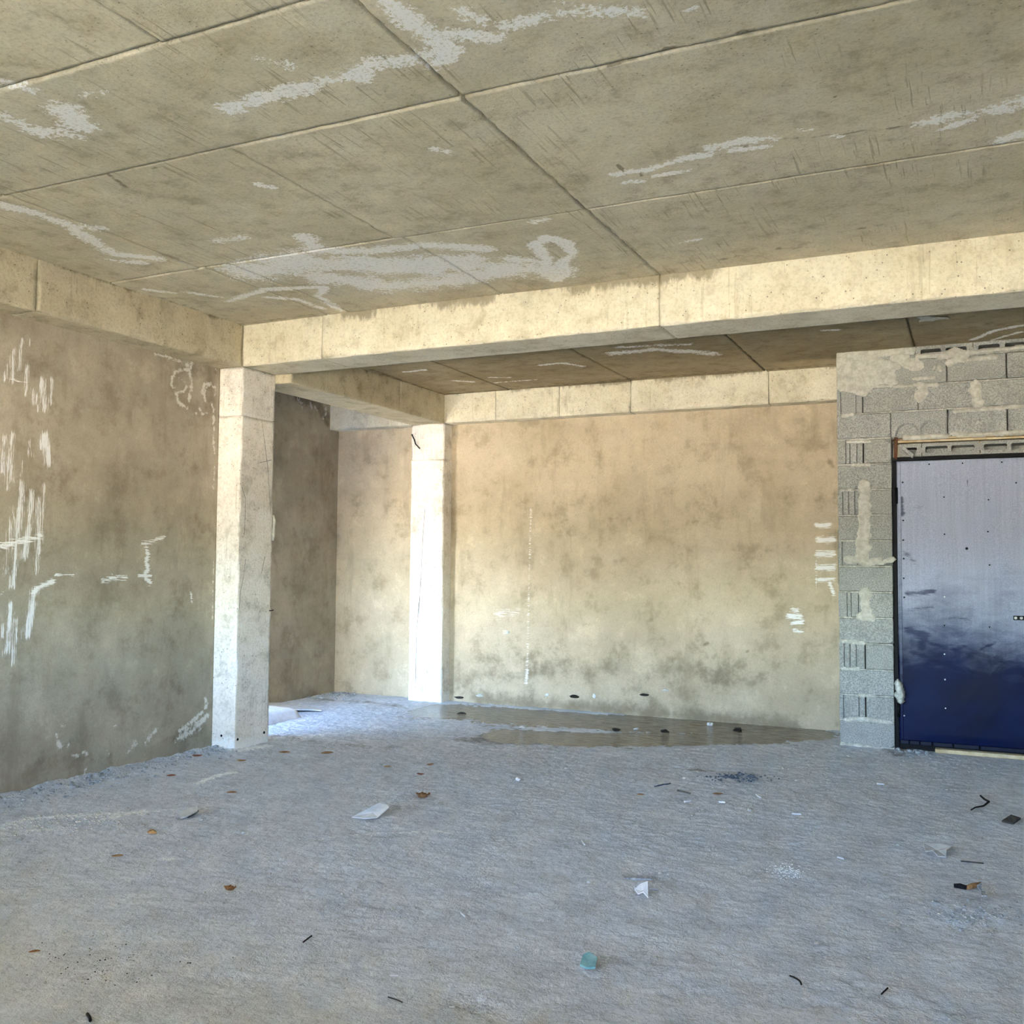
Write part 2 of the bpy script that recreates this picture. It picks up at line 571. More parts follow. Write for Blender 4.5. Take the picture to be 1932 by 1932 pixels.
M = {}
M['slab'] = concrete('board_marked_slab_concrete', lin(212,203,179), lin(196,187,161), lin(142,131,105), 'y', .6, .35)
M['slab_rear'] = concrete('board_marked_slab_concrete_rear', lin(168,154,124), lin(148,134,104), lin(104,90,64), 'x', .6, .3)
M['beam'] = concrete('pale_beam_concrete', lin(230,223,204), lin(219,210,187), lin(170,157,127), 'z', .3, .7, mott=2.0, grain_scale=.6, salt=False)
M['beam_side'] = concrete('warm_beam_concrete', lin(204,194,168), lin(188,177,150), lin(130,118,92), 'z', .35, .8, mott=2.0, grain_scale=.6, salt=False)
M['column'] = concrete('pale_column_concrete', lin(248,241,234), lin(238,230,219), lin(163,153,137), 'z', .35, .8, mott=2.4)
M['plaster'] = plaster('tan_cement_plaster', lin(180,170,152), lin(164,154,136), lin(130,120,103))
M['plaster_rear'] = plaster('sandy_cement_plaster', lin(203,188,164), lin(187,172,148), lin(152,137,113), False, False, True)
M['render'] = simple('plain_grey_render', lin(176,167,148), lin(160,151,132), 3, .9, .1)
M['floor'] = floor_mat()
M['block'] = block_mat('grey_concrete_block', lin(158,160,158), lin(196,197,193))
M['mortar'] = simple('pale_lime_mortar', lin(208,206,196), lin(178,175,164), 26, .95, .6, dist=.006, spec=.1)
M['mortar_grey'] = simple('grey_bed_mortar', lin(218,217,208), lin(170,168,158), 40, .95, .6, dist=.005, spec=.1)
M['door'] = door_mat()
M['navy'] = simple('navy_frame_paint', lin(10,16,38), lin(22,28,50), 14, .5, .2, 0, .2)
M['iron'] = simple('black_iron', lin(8,8,12), lin(18,18,22), 30, .6, .3, 0, .15)
M['rust'] = simple('rusty_steel', lin(120,62,34), lin(70,36,24), 60, .85, .5)
M['wood'] = simple('raw_pine_board', lin(222,206,172), lin(190,168,130), 12, .8, .3)
M['leaf'] = simple('dry_brown_leaf', lin(176,132,88), lin(136,96,60), 40, .75, .4)
M['leaf_red'] = simple('dry_russet_leaf', lin(156,92,64), lin(116,64,44), 40, .75, .4)
M['leaf_tan'] = simple('dry_tan_leaf', lin(184,146,98), lin(140,104,64), 40, .75, .4)
M['paper'] = simple('white_scrap', lin(238,240,244), lin(214,218,224), 10, .6, .15)
M['card'] = simple('grey_card', lin(206,206,204), lin(178,180,182), 14, .7, .15)
M['stone'] = simple('pale_stone', lin(214,214,210), lin(170,170,166), 30, .9, .6)
M['clod'] = simple('dark_wet_clod', lin(46,40,32), lin(24,21,18), 40, .7, .7)
M['charcoal'] = simple('charred_stick', lin(30,30,32), lin(14,14,16), 40, .85, .6)
M['twig'] = simple('grey_twig', lin(76,74,72), lin(48,46,46), 40, .85, .5)
M['teal'] = simple('teal_glass_shard', lin(140,190,198), lin(112,164,174), 18, .15, .05, 0, .6)
M['grit'] = simple('grey_grit', lin(186,190,194), lin(120,124,130), 60, .95, .4)
M['bluegrit'] = simple('blue_grey_gravel', lin(92,106,124), lin(60,72,90), 60, .9, .4)
M['grit2'] = simple('dull_grey_scrap', lin(116,112,108), lin(86,82,80), 60, .9, .4)
M['black'] = simple('black_spray_paint', lin(18,14,16), lin(30,24,24), 30, .8, .1)
M['water'] = water_mat()
M['sand'] = simple('sunlit_sand', lin(206,196,174), lin(186,175,152), 3, .95, .3)


# ================================================================== THE SETTING
# ---- ground outside
me = mesh_py('ground_outside', [(-60,-60,-.14),(60,-60,-.14),(60,30,-.14),(-60,30,-.14)], [(0,1,2,3)])
tag(link('ground_outside', me, M['sand']), 'sunlit sandy ground outside the building', 'ground', kind='structure')

# ---- floor: one uneven dusty screed, finer where it is seen
FLOOR_SALT_GLOW = px_strokes([
    ([(375,1478),(410,1465),(432,1460)], 9, 1.0), ([(425,1461),(440,1459)], 7, 1.2),
    ([(0,1560),(60,1545),(130,1540),(260,1535)], 22, .62), ([(60,1568),(130,1562)], 14, .6), ([(200,1545),(270,1530)], 12, .7),
    ([(395,1404),(420,1408),(450,1416),(500,1408)], 14, .9), ([(0,1502),(120,1475),(260,1440),(390,1406)], 14, .55),
    ([(590,1584),(700,1573),(850,1570)], 7, .55), ([(820,1568),(850,1572)], 6, .7),
    ([(1200,1665),(1250,1670)], 10, .4), ([(1140,1530),(1260,1535)], 10, .55),
    ([(1470,1640),(1510,1648)], 12, .7), ([(510,1392),(600,1388),(720,1372)], 12, .5),  # last streak paints the patch of daylight on the floor by the alcove
    ([(640,1482),(700,1492)], 7, .45), ([(1500,1548),(1560,1552)], 7, .45), ([(310,1620),(340,1624)], 9, .6),
    ([(610,1470),(700,1480),(760,1478)], 8, .35), ([(260,1535),(330,1525)], 6, .6),
], 2, 0.0)
FLOOR_DAMP = px_strokes([
    ([(860,1345),(1000,1352),(1150,1360),(1400,1378)], 40, .95), ([(900,1395),(1100,1400),(1300,1398),(1430,1390)], 30, .8),
    ([(600,1320),(700,1325),(760,1335)], 16, .5), ([(540,1390),(640,1402),(760,1410)], 16, .35),
    ([(1590,1385),(1700,1425)], 14, .5), ([(1250,1450),(1420,1462)], 12, .5),
], 2, 0.0)
fx = np.concatenate([np.linspace(-6.5,-6.2,4)[:-1], np.arange(-6.2, .75, .0125), np.linspace(.76, XR+.2, 24)])
fy = np.concatenate([np.linspace(-.62, 1.9, 24)[:-1], np.arange(1.9, 9.0, .0125), np.array([9.05, 9.2])])
A, B = np.meshgrid(fx, fy, indexing='ij')
P2 = np.stack([A.ravel(), B.ravel()], 1)
X, Y = P2[:,0], P2[:,1]
salt_glow_f = strokes_field(P2, FLOOR_SALT_GLOW)
damp_f = strokes_field(P2, FLOOR_DAMP)
PUD = px_strokes([([(845,1340),(960,1350),(1100,1358),(1300,1368),(1470,1380)], 40, 1.4),
                  ([(980,1388),(1100,1394),(1300,1394),(1420,1390)], 34, 1.4)], 2, 0.0)
pud_f = strokes_field(P2, PUD)
z = (fbm(X*1.1, Y*1.1, None, 3, 3)-.5)*.016
z += (fbm(X*7, Y*7, None, 11, 5, .6)-.5)*.010
rg = np.abs(fbm(X*7+Y*2.5, Y*17-X*5, None, 23, 3)-.5)*2
z += (np.clip(.10-rg, 0, 1))*.030*(vnoise(X*2.3, Y*2.3, None, 31) > .35)
z += (fbm(X*28+3*np.sin(Y*3), Y*28, None, 41, 2)-.5)*.011
z += salt_glow_f*.010*vnoise(X*40, Y*40, None, 51)
z -= np.clip(pud_f*1.5, 0, 1)*.016
# heap of crumbs and dust along the left wall
wd = np.clip(1-(X-XW)/.32, 0, 1)*(Y < 5.9)*(Y > 3.2)
z += wd*wd*.035*fbm(X*9, Y*9, None, 61, 4)
# boot tread marks pressed into the dust
rng = random.Random(4)
TREADS = [(1510,1892,.2),(1175,1690,1.2),(700,1745,.5),(860,1885,.9),(920,1905,-.3),(1560,1800,.7),(1830,1752,.4),(770,1790,.6),(1230,1640,1.0),(440,1850,.2),(1300,1880,.5),(1700,1620,.9),(620,1640,.3)]
for px, py, an in TREADS:
    c = un(px, py, 2, 0)
    u = (X-c[0])*math.cos(an)+(Y-c[1])*math.sin(an); v = -(X-c[0])*math.sin(an)+(Y-c[1])*math.cos(an)
    inside = np.clip(1-(u/.15)**4, 0, 1)*np.clip(1-(v/.055)**4, 0, 1)
    z -= inside*(.004 + .005*(np.sin(u*2*math.pi/.032) > 0))
V = np.stack([X, Y, z], 1)
me = mesh_np('floor', V, grid_faces(len(fx), len(fy))[:, ::1], {'salt': salt_glow_f, 'damp': damp_f})
floor = tag(link('floor', me, M['floor']), 'dusty uneven grey cement floor', 'floor', kind='structure')


def floor_z(x, y):
    i = int(np.argmin(np.abs(fx-x))); j = int(np.argmin(np.abs(fy-y)))
    return float(z[i*len(fy)+j])


# ---- slabs: formwork panel imprints as separate pieces with open, ragged joints
CEIL_SALT = px_strokes([
    ([(735,5),(800,60),(850,95),(825,118)], 26, 1.0), ([(850,62),(935,72)], 16, .9), ([(860,15),(905,35)], 20, .75),
    ([(820,100),(700,122),(640,150),(560,168),(430,205)], 24, .85), ([(610,152),(690,148)], 14, .9), ([(495,112),(550,125)], 16, .5),
    ([(960,48),(1050,25),(1150,20),(1210,22)], 18, .75), ([(1060,5),(1120,15)], 16, .6), ([(1290,18),(1320,14)], 9, .6),
    ([(0,215),(60,245),(130,255)], 22, .7), ([(120,205),(150,235)], 26, .9), ([(160,175),(200,172)], 12, .6), ([(0,160),(60,168)], 16, .6),
    ([(0,385),(75,405),(140,428),(190,430)], 13, .9), ([(140,432),(215,478),(290,487)], 13, 1.0), ([(215,492),(265,494)], 9, .7),
    ([(415,455),(455,448)], 13, .7), ([(485,350),(512,356)], 8, .8),
    ([(575,450),(600,475),(700,475),(800,462),(910,470)], 16, 1.0), ([(480,512),(560,495),(650,500),(760,505),(880,500)], 38, 1.0),
    ([(620,525),(740,540),(850,530),(960,505),(1040,510)], 30, .95), ([(960,490),(1035,495)], 16, .8),
    ([(1010,462),(1030,447),(1065,455),(1082,480),(1058,496),(1070,515),(1050,528)], 9, 1.1), ([(1012,465),(1032,490),(1025,515),(1050,528)], 10, 1.1),
    ([(430,568),(500,546),(612,543),(600,560),(645,587)], 6, 1.0), ([(500,560),(560,565),(612,584)], 5, .9), ([(275,545),(330,552)], 5, .8),
    ([(350,550),(420,560)], 5, .7), ([(1005,420),(1028,414)], 9, .8),
    ([(1155,328),(1220,320),(1300,296),(1335,292)], 9, .95), ([(1178,343),(1212,340)], 7, .9), ([(1230,332),(1300,320)], 5, .9),
    ([(1345,277),(1400,265),(1462,258)], 12, .95), ([(1380,283),(1450,275)], 7, .8), ([(1500,246),(1535,243)], 6, .8), ([(1565,257),(1590,256)], 4, .8),
    ([(1745,232),(1800,217),(1900,203)], 16, .9), ([(1780,242),(1830,226)], 9, .8), ([(1890,264),(1932,250)], 14, .9), ([(1840,210),(1932,188)], 18, .8),
    ([(820,280),(848,286)], 9, .7), ([(1275,460),(1322,450)], 7, .6),
], 2, H, 1.3)
CEIL_DAMP = px_strokes([
    ([(1150,122),(1270,88),(1330,78),(1420,55)], 7, .9), ([(1255,90),(1275,88)], 9, 1.0),
    ([(1400,275),(1480,262),(1640,246),(1760,232)], 7, .7), ([(1180,330),(1165,310)], 4, 1.0), ([(1206,318),(1212,330)], 4, 1.0),
    ([(1470,470),(1540,465)], 14, .55), ([(1360,490),(1400,482)], 8, .6), ([(1600,435),(1660,425)], 10, .6),
    ([(285,318),(310,316)], 5, .9), ([(205,330),(240,355)], 5, .9), ([(260,280),(285,275)], 4, .8),
    ([(300,560),(455,612)], 12, .5), ([(460,610),(620,590)], 8, .5), ([(1560,200),(1590,165)], 3, .7), ([(1070,95),(1090,90)], 4, .6),
], 2, H)
REAR_SALT = px_strokes([
    ([(1155,668),(1240,660),(1345,668)], 11, .9), ([(1170,655),(1300,650)], 8, .6), ([(1020,688),(1060,684),(1097,690)], 5, .8),
    ([(765,702),(800,698)], 4, .9), ([(855,718),(892,720)], 4, .9), ([(925,712),(960,712)], 3, .9),
    ([(1835,641),(1878,624),(1932,614)], 5, 1.1), ([(1872,642),(1925,627)], 4, 1.0), ([(1555,622),(1580,622)], 5, .7), ([(935,722),(1010,716)], 3, .7),
], 2, H3)
REAR_DAMP = px_strokes([([(840,744),(1200,715),(1573,688)], 8, .6), ([(700,697),(838,745)], 6, .7)], 2, H3)


def slab(root, name, cells, z0, mat, salt, damp, seed, step=.02, gap=.004):
    for q, (x0,x1,y0,y1) in enumerate(cells):
        xs, ys = ticks(x0+gap, x1-gap, step), ticks(y0+gap, y1-gap, step)
        A, B = np.meshgrid(xs, ys, indexing='ij')
        x, y = A.ravel().copy(), B.ravel().copy()
        bx = (np.abs(x-xs[0]) < 1e-6)*1.0 - (np.abs(x-xs[-1]) < 1e-6)*1.0
        by = (np.abs(y-ys[0]) < 1e-6)*1.0 - (np.abs(y-ys[-1]) < 1e-6)*1.0
        w = np.clip(fbm(x*18, y*18, None, seed+q, 3)-.35, 0, 1)*.020
        off = (_hash(np.int64(q), np.int64(3), np.int64(7), seed)-.5)*.006
        tl = (_hash(np.int64(q), np.int64(9), np.int64(1), seed)-.5)*.006
        zz = z0 + off + tl*(x-x0)/(x1-x0) + (fbm(x*2, y*2, None, seed+40, 3)-.5)*.008
        V = np.stack([x+bx*w, y+by*w, zz], 1)
        F = grid_faces(len(xs), len(ys))[:, ::-1]
        nu, nv = len(xs), len(ys)
        ring = np.concatenate([np.arange(nu)*nv, (nu-1)*nv+np.arange(1, nv), np.arange(nu-2, -1, -1)*nv+nv-1, np.arange(nv-2, 0, -1)])
        top = V[ring].copy(); top[:,2] = z0+.03
        n0 = len(V); r2 = np.roll(np.arange(len(ring)), -1)
        side = np.stack([ring, ring[r2], n0+r2, n0+np.arange(len(ring))], 1)
        V2 = np.concatenate([V, top]); F2 = np.concatenate([F, side])
        P = V2[:,:2]
        me = mesh_np('formwork_panel', V2, F2, {'salt': strokes_field(P, salt), 'damp': strokes_field(P, damp)})
        link('formwork_panel', me, mat, root)


ceil = link('ceiling', boxes_mesh('ceiling', [(-5.6, XR+.2, YF-.2, YD, H+.025, H+.22)]), M['slab'])
tag(ceil, 'board-marked concrete ceiling slab of the front bay with white salt blooms', 'ceiling', kind='structure')
XS = -1.7577
ROWS = [(YF, 1.15, [XC-.2, -3.76, -2.51, -.6, .65, XR]), (1.15, 2.481, [XC-.2, -3.76, -2.51, -1.2, .05, 1.3, XR]),
        (2.481, 3.249, [XC-.2, -4.29, XS, .74, XR]), (3.249, 4.573, [XC-.2, -4.28, -2.89, XS, .74, XR]),
        (4.573, YC+.02, [XC-.2, -4.24, -4.05, -2.835, XS, .74, XR])]
cells = [(r[2][i], r[2][i+1], r[0], r[1]) for r in ROWS for i in range(len(r[2])-1)]
slab(ceil, 'ceiling', cells, H, M['slab'], CEIL_SALT, CEIL_DAMP, 200)

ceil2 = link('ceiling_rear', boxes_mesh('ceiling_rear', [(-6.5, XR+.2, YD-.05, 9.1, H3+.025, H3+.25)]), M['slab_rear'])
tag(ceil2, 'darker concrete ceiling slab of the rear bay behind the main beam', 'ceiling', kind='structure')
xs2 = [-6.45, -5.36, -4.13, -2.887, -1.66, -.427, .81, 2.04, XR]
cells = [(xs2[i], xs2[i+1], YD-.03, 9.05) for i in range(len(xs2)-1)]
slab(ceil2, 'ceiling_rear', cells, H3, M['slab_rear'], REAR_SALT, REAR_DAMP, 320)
# pale flake of paint hanging from the rear slab
c = un(1757, 599, 2, H3)
n = 14
V = []
for k in range(n):
    a = 2*math.pi*k/n
    r = .055*(1+.35*math.sin(3*a+1)+.15*math.sin(5*a))
    V.append((c[0]+r*1.5*math.cos(a)+.03*math.sin(a), c[1]+r*1.3*math.sin(a)+.02*math.cos(2*a), H3-.002))
V += [(v[0], v[1], H3-.010+.004*math.sin(3*i)) for i, v in enumerate(V)]
F = [tuple(range(n, 2*n))[::-1]] + [(i, (i+1) % n, n+(i+1) % n, n+i) for i in range(n)]
link('paint_flake', mesh_py('paint_flake', V, F), M['mortar'], ceil2)


# ---- beams
def edge_damp(amount=.8, top=.10, lo_x=None, hi_x=None, z_top=H):
    def f(V, on, lo, hi):
        d = np.clip(1-(z_top-V[:,2])/top, 0, 1)*amount
        if lo_x is not None:
            d = d*np.clip((V[:,0]-lo_x)/.3, 0, 1)*np.clip((hi_x-V[:,0])/.3, 0, 1)
        b = np.clip(vnoise(V[:,0]*4, V[:,1]*4, None, 77)*1.6-.2, 0, 1)
        return {'damp': d*b, 'salt': np.zeros(len(V))}
    return f


def beam(name, label, segs, mat, seed, attr=None, step=.05, chip=.010):
    x = [s[0] for s in segs] + [s[1] for s in segs]; y = [s[2] for s in segs]+[s[3] for s in segs]
    root = empty(name, (sum(x)/len(x), sum(y)/len(y), segs[0][4]))
    tag(root, label, 'beam', kind='structure')
    for q, s in enumerate(segs):
        j = (_hash(np.int64(q), np.int64(5), np.int64(2), seed)-.5)*.003
        me = rough_box(s[0], s[1], s[2]+j*(q > 0), s[3], s[4]+j*.5, s[5], step, .0022, chip, seed+q*7, attr=attr, name='beam_segment')
        link('beam_segment', me, mat, root)
    return root


g = .0012
bx_ = [XC+.001, -4.293, -1.762, 1.25, XR]
main_beam = beam('main_beam', 'pale concrete beam crossing the middle of the room under the ceiling',
     [(bx_[i]+g, bx_[i+1]-g, YC, YD, ZB, H+.02) for i in range(len(bx_)-1)], M['beam'], 11, edge_damp(.95, .12, -4.4, -1.2), .03)
yb = [YF, 1.6, 2.8, 4.032, YC+.001]
left_beam = beam('left_beam', 'concrete edge beam running over the left wall to the front column',
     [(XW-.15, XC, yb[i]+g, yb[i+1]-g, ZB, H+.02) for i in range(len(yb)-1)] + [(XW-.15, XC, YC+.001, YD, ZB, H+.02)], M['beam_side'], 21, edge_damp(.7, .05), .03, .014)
cross_beam = beam('cross_beam', 'concrete beam between the front column and the rear column',
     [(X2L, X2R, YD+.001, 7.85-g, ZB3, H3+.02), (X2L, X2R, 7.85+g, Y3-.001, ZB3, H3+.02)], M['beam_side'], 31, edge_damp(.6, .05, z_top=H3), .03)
bb = [XA-.1, X2L, X2R, -4.291, -3.613, -2.897, -1.64, -.75]
rear_beam = beam('rear_beam', 'pale concrete beam along the top of the rear plaster wall',
     [(bb[i]+g, bb[i+1]-g, Y3, 9.05, ZB3, H3+.02) for i in range(len(bb)-1)], M['beam'], 41, edge_damp(.75, .07, z_top=H3), .03)

# sprayed black letters on the main beam: C and B, in one mark each
def spray(name, segs_px, r_px, seed):
    mpp = np.linalg.norm(un(1298,524,1,YC)-un(1299,524,1,YC))
    st = [(np.array([un(x, y, 1, YC)[[0,2]] for x, y in pts]), r_px*mpp*s, 1.3) for pts, s in segs_px]
    return link(name, relief(name, st, YC-.003, .002, .002, seed, .28), M['black'], main_beam)


spray('painted_letter', [([(1295,520),(1290,520),(1288,525),(1291,530),(1296,531)], 2.3), ([(1293,520),(1296,519)], 2.6)], 1.0, 5)
spray('painted_letter', [([(1300,519),(1300,531)], 2.3), ([(1300,531),(1307,529)], 2.8), ([(1306,528),(1306,524),(1301,525)], 2.3), ([(1306,524),(1306,519)], 1.8)], 1.0, 9)

# ---- columns
def column(name, label, x0, x1, y0, y1, z1, zj, mat, seed, salt=None):
    root = empty(name, ((x0+x1)/2, (y0+y1)/2, 0))
    tag(root, label, 'column', kind='structure')
    def at(V, on, lo, hi):
        b = np.clip(1-V[:,2]/.12, 0, 1)*.9
        return {'damp': np.clip(1-np.abs(V[:,2]-zj)/.05, 0, 1)*.2, 'salt': b}
    for q, (a, b) in enumerate(((-.05, zj-.0015), (zj+.0015, z1))):
        me = rough_box(x0, x1, y0+.003*q, y1, a, b, .025, .002, .012, seed+q*9, attr=at, name='column_segment')
        link('column_segment', me, mat, root)
    return root


col1 = column('front_column', 'square concrete column under the corner of the main beam', XW-.12, XC, YC, YD, ZB, 2.5, M['column'], 51)
col2 = column('rear_column', 'pale concrete column in front of the rear wall', X2L, X2R, Y3, 9.0, ZB3, 2.435, M['column'], 61)


def disc(name, c, axis, r, depth, mat, parent):
    bm = bmesh.new()
    bmesh.ops.create_cone(bm, cap_ends=True, segments=10, radius1=r, radius2=r*.8, depth=depth)
    rot = {'y': Matrix.Rotation(math.pi/2, 4, 'X'), 'x': Matrix.Rotation(math.pi/2, 4, 'Y'), 'z': Matrix.Identity(4)}[axis]
    bmesh.ops.transform(bm, matrix=Matrix.Translation(Vector(c)) @ rot, verts=bm.verts)
    me = bpy.data.meshes.new(name); bm.to_mesh(me); bm.free()
    return link(name, me, mat, parent)


for px, py in ((418,1388),):
    p = un(px, py, 1, YC); disc('tie_hole', (p[0], YC+.002, p[2]), 'y', .011, .012, M['iron'], col1)
for px, py in ((448,1395),(498,1382)):
    p = un(px, py, 0, XC); disc('tie_hole', (XC-.002, p[1], p[2]), 'x', .012, .012, M['iron'], col1)
p = [un(x, y, 1, Y3-.01) for x, y in ((777,820),(783,830),(786,838),(795,847))]
link('rebar_stub', tube('rebar_stub', [(p[0][0], Y3+.02, p[0][2])]+[(q[0], Y3-.012-.01*i, q[2]) for i, q in enumerate(p)], .0065), M['charcoal'], col2)
st = px_strokes([([(519,985),(517,1005),(515,1018)], 6, 1.0)], 1, YD)
p = un(508, 1152, 0, XC)
link('wire_hook', tube('wire_hook', [(XC-.01,p[1],p[2]),(XC+.02,p[1],p[2]),(XC+.025,p[1]+.02,p[2]+.004)], .004), M['charcoal'], col1)

# hairline cracks and a cord mark on the column faces
def crack(pts_px, ax, val, parent, r=.0016):
    P = [un(x, y, ax, val) for x, y in pts_px]
    link('hairline_crack', tube('hairline_crack', [tuple(q) for q in P], r, 5), M['twig'], parent)


crack([(494,795),(500,840),(505,880),(508,930),(511,970)], 0, XC, col1)
crack([(456,918),(463,940),(462,985),(461,1010)], 0, XC, col1)
crack([(463,1055),(460,1085),(453,1120),(451,1150)], 0, XC, col1)
crack([(490,873),(512,868)], 0, XC, col1)
crack([(500,1050),(494,1078)], 0, XC, col1)
crack([(802,960),(798,1010),(794,1100),(786,1190),(784,1290)], 1, Y3, col2, .0022)
crack([(794,1090),(790,1160)], 1, Y3, col2)

# ---- plaster walls
LW_SALT = px_strokes([
    ([(293,668),(315,673),(342,682)], 5, .9), ([(315,672),(318,680)], 4, .8),
    ([(352,684),(358,700),(361,725),(357,757)], 6, 1.0), ([(362,684),(360,694),(352,700)], 5, .9), ([(350,697),(332,700),(325,712),(324,726),(334,740),(346,738),(352,730)], 5, .95),
    ([(333,742),(335,758),(346,764),(354,771)], 5, .95), ([(338,712),(350,722)], 3, .8),
    ([(388,756),(382,738),(387,726),(397,724),(404,731)], 6, 1.0), ([(386,744),(390,730)], 5, .8),
    ([(365,780),(371,780)], 4, .9), ([(376,770),(382,781),(391,780)], 4, .9), ([(400,762),(404,785),(402,800)], 5, .9), ([(404,805),(402,830),(405,855)], 4, .9), ([(404,690),(408,700),(406,745)], 3, .7),
    ([(405,880),(402,930)], 4, .8), ([(403,1060),(400,1180)], 3, .6),
    ([(335,1394),(352,1385),(368,1372),(390,1352)], 10, 1.0), ([(340,1378),(362,1362),(382,1344),(392,1330)], 7, .95), ([(352,1380),(378,1368)], 16, .7), ([(388,1318),(391,1326)], 5, .9),
    ([(275,1404),(282,1390),(296,1375)], 9, .85), ([(254,1400),(256,1404)], 8, 1.1), ([(110,1402),(112,1408)], 9, 1.1), ([(116,1368),(122,1370)], 6, .8), ([(106,1386),(108,1390)], 5, .8), ([(128,1408),(130,1402)], 5, .8),
    ([(134,1426),(150,1424),(158,1418),(166,1424)], 4, 1.0), ([(158,1462),(162,1450)], 5, .8), ([(240,1420),(250,1410)], 6, .6), ([(200,1415),(206,1424)], 4, .7), ([(215,1370),(219,1368)], 3, .9),
], 0, XW)
LW_PAINT = px_strokes([
    ([(42,640),(36,700)], 6, .8), ([(26,660),(22,720)], 8, .8), ([(14,690),(10,715)], 7, .7), ([(58,640),(56,650)], 4, .8), ([(52,690),(48,745)], 7, .85),
    ([(62,735),(64,760)], 8, .8), ([(78,718),(84,770)], 12, .9), ([(98,715),(96,760)], 7, .85), ([(70,745),(72,775)], 6, .7),
    ([(84,822),(88,850),(92,872)], 13, 1.25), ([(80,815),(78,845)], 7, .9), ([(55,835),(57,858)], 9, .7),
    ([(24,820),(20,860),(22,905)], 9, .9), ([(8,825),(4,890)], 9, .85), ([(16,860),(14,925)], 7, .8), ([(44,870),(40,900)], 6, .6),
    ([(42,910),(36,980),(28,1070),(24,1105)], 11, .95), ([(60,930),(56,990),(46,1050)], 11, .95), ([(74,940),(72,1010),(68,1080)], 8, .85), ([(84,915),(78,1040)], 5, .75),
    ([(30,960),(12,1030)], 9, .6), ([(18,1000),(12,1080)], 8, .7),
    ([(66,1115),(58,1160),(52,1198)], 11, 1.1), ([(22,1140),(18,1190),(12,1230)], 10, .95), ([(30,1170),(26,1215),(22,1250)], 8, .9), ([(6,1180),(4,1200)], 7, .8), ([(48,1180),(44,1200)], 6, .7),
], 0, XW)
LW_BRUSH = px_strokes([
    ([(0,1030),(30,1024),(78,1012)], 11, .8), ([(64,1120),(70,1108),(100,1098)], 8, .9), ([(105,1085),(140,1085)], 3, .9), ([(195,1096),(215,1090),(238,1089)], 8, .85), ([(212,1086),(216,1090)], 5, .9),
    ([(268,1026),(278,1024),(312,1013)], 5, .9), ([(276,1030),(280,1045),(276,1060),(280,1075),(272,1085),(284,1100)], 7, 1.0), ([(262,1086),(285,1086)], 5, .9),
    ([(0,715),(50,720)], 3, .6), ([(0,1122),(6,1120)], 4, .8), ([(360,1118),(362,1136)], 3, 1.0),
], 0, XW)
LW_DAMP = px_strokes([
    ([(340,695),(395,700),(400,760)], 40, .75), ([(320,690),(330,740)], 22, .5), ([(320,1200),(340,1300)], 26, .45), ([(330,1390),(395,1370)], 22, .6),
    ([(100,1330),(110,1400)], 18, .35), ([(240,1300),(290,1400)], 26, .35), ([(60,1440),(240,1420)], 26, .3), ([(160,640),(400,690)], 18, .4), ([(170,1180),(180,1190)], 14, .4), ([(325,1290),(345,1310)], 18, .6),
], 0, XW)


def wall_grid(name, label, ax, val, a0, a1, b0, b1, flip, mat, step, fields, seed, amp=.006, thick=.2, back=-1):
    """a plastered wall: an uneven front face on the plane axis ax = val, with thickness behind it"""
    a, b = ticks(a0, a1, step), ticks(b0, b1, step)
    A, B = np.meshgrid(a, b, indexing='ij')
    P = np.stack([A.ravel(), B.ravel()], 1)
    rest = [i for i in range(3) if i != ax]
    d = (fbm(P[:,0]*1.3, P[:,1]*1.3, None, seed, 4)-.5)*amp*2 + (fbm(P[:,0]*9, P[:,1]*9, None, seed+9, 3)-.5)*amp*.35
    edge = (P[:,0] < a0+1e-6) | (P[:,0] > a1-1e-6)
    V = np.zeros((len(P), 3)); V[:,rest[0]] = P[:,0]; V[:,rest[1]] = P[:,1]; V[:,ax] = val + d*(~edge)
    F = grid_faces(len(a), len(b))
    if flip: F = F[:, ::-1]
    n0 = len(V); nu, nv = len(a), len(b)
    ring = np.concatenate([np.arange(nu)*nv, (nu-1)*nv+np.arange(1, nv), np.arange(nu-2, -1, -1)*nv+nv-1, np.arange(nv-2, 0, -1)])
    bk = V[ring].copy(); bk[:,ax] = val + back*thick
    r2 = np.roll(np.arange(len(ring)), -1)
    S = np.stack([ring, n0+np.arange(len(ring)), n0+r2, ring[r2]], 1)
    if flip: S = S[:, ::-1]
    V2 = np.concatenate([V, bk]); F2 = np.concatenate([F, S])
    PP = V2[:, rest]
    at = {k: strokes_field(PP, v) for k, v in fields.items()}
    o = link(name, mesh_np(name, V2, F2, at), mat)
    return tag(o, label, 'wall', kind='structure')


wall_grid('wall_left', 'tan plastered left wall with white brush strokes', 0, XW, YF, YC-.002, -.04, ZB+.01, False, M['plaster'], .0125,
          {'salt': LW_SALT, 'paint': LW_PAINT, 'brush': LW_BRUSH, 'damp': LW_DAMP}, 71)
BW_BRUSH = px_strokes([
    ([(1542,991),(1564,990)], 8, 1.1), ([(1543,1018),(1572,1018)], 9, 1.2), ([(1543,1045),(1572,1046)], 9, 1.2), ([(1544,1072),(1573,1070)], 9, 1.2), ([(1545,1094),(1572,1092)], 6, 1.0), ([(1565,1100),(1573,1120)], 6, 1.0),
    ([(1496,1148),(1504,1150)], 6, 1.0), ([(1490,1162),(1510,1163)], 9, 1.15), ([(1494,1176),(1514,1174)], 6, 1.0), ([(1498,1190),(1512,1192)], 5, .9),
    ([(1002,960),(998,1080),(996,1200),(994,1260)], 3.2, .46), ([(995,1262),(993,1288)], 5.5, .8), ([(940,1158),(972,1154)], 13, .42), ([(950,1195),(962,1192)], 6, .5),
    ([(1540,1060),(1540,1110)], 3, .6),
], 1, Y4)
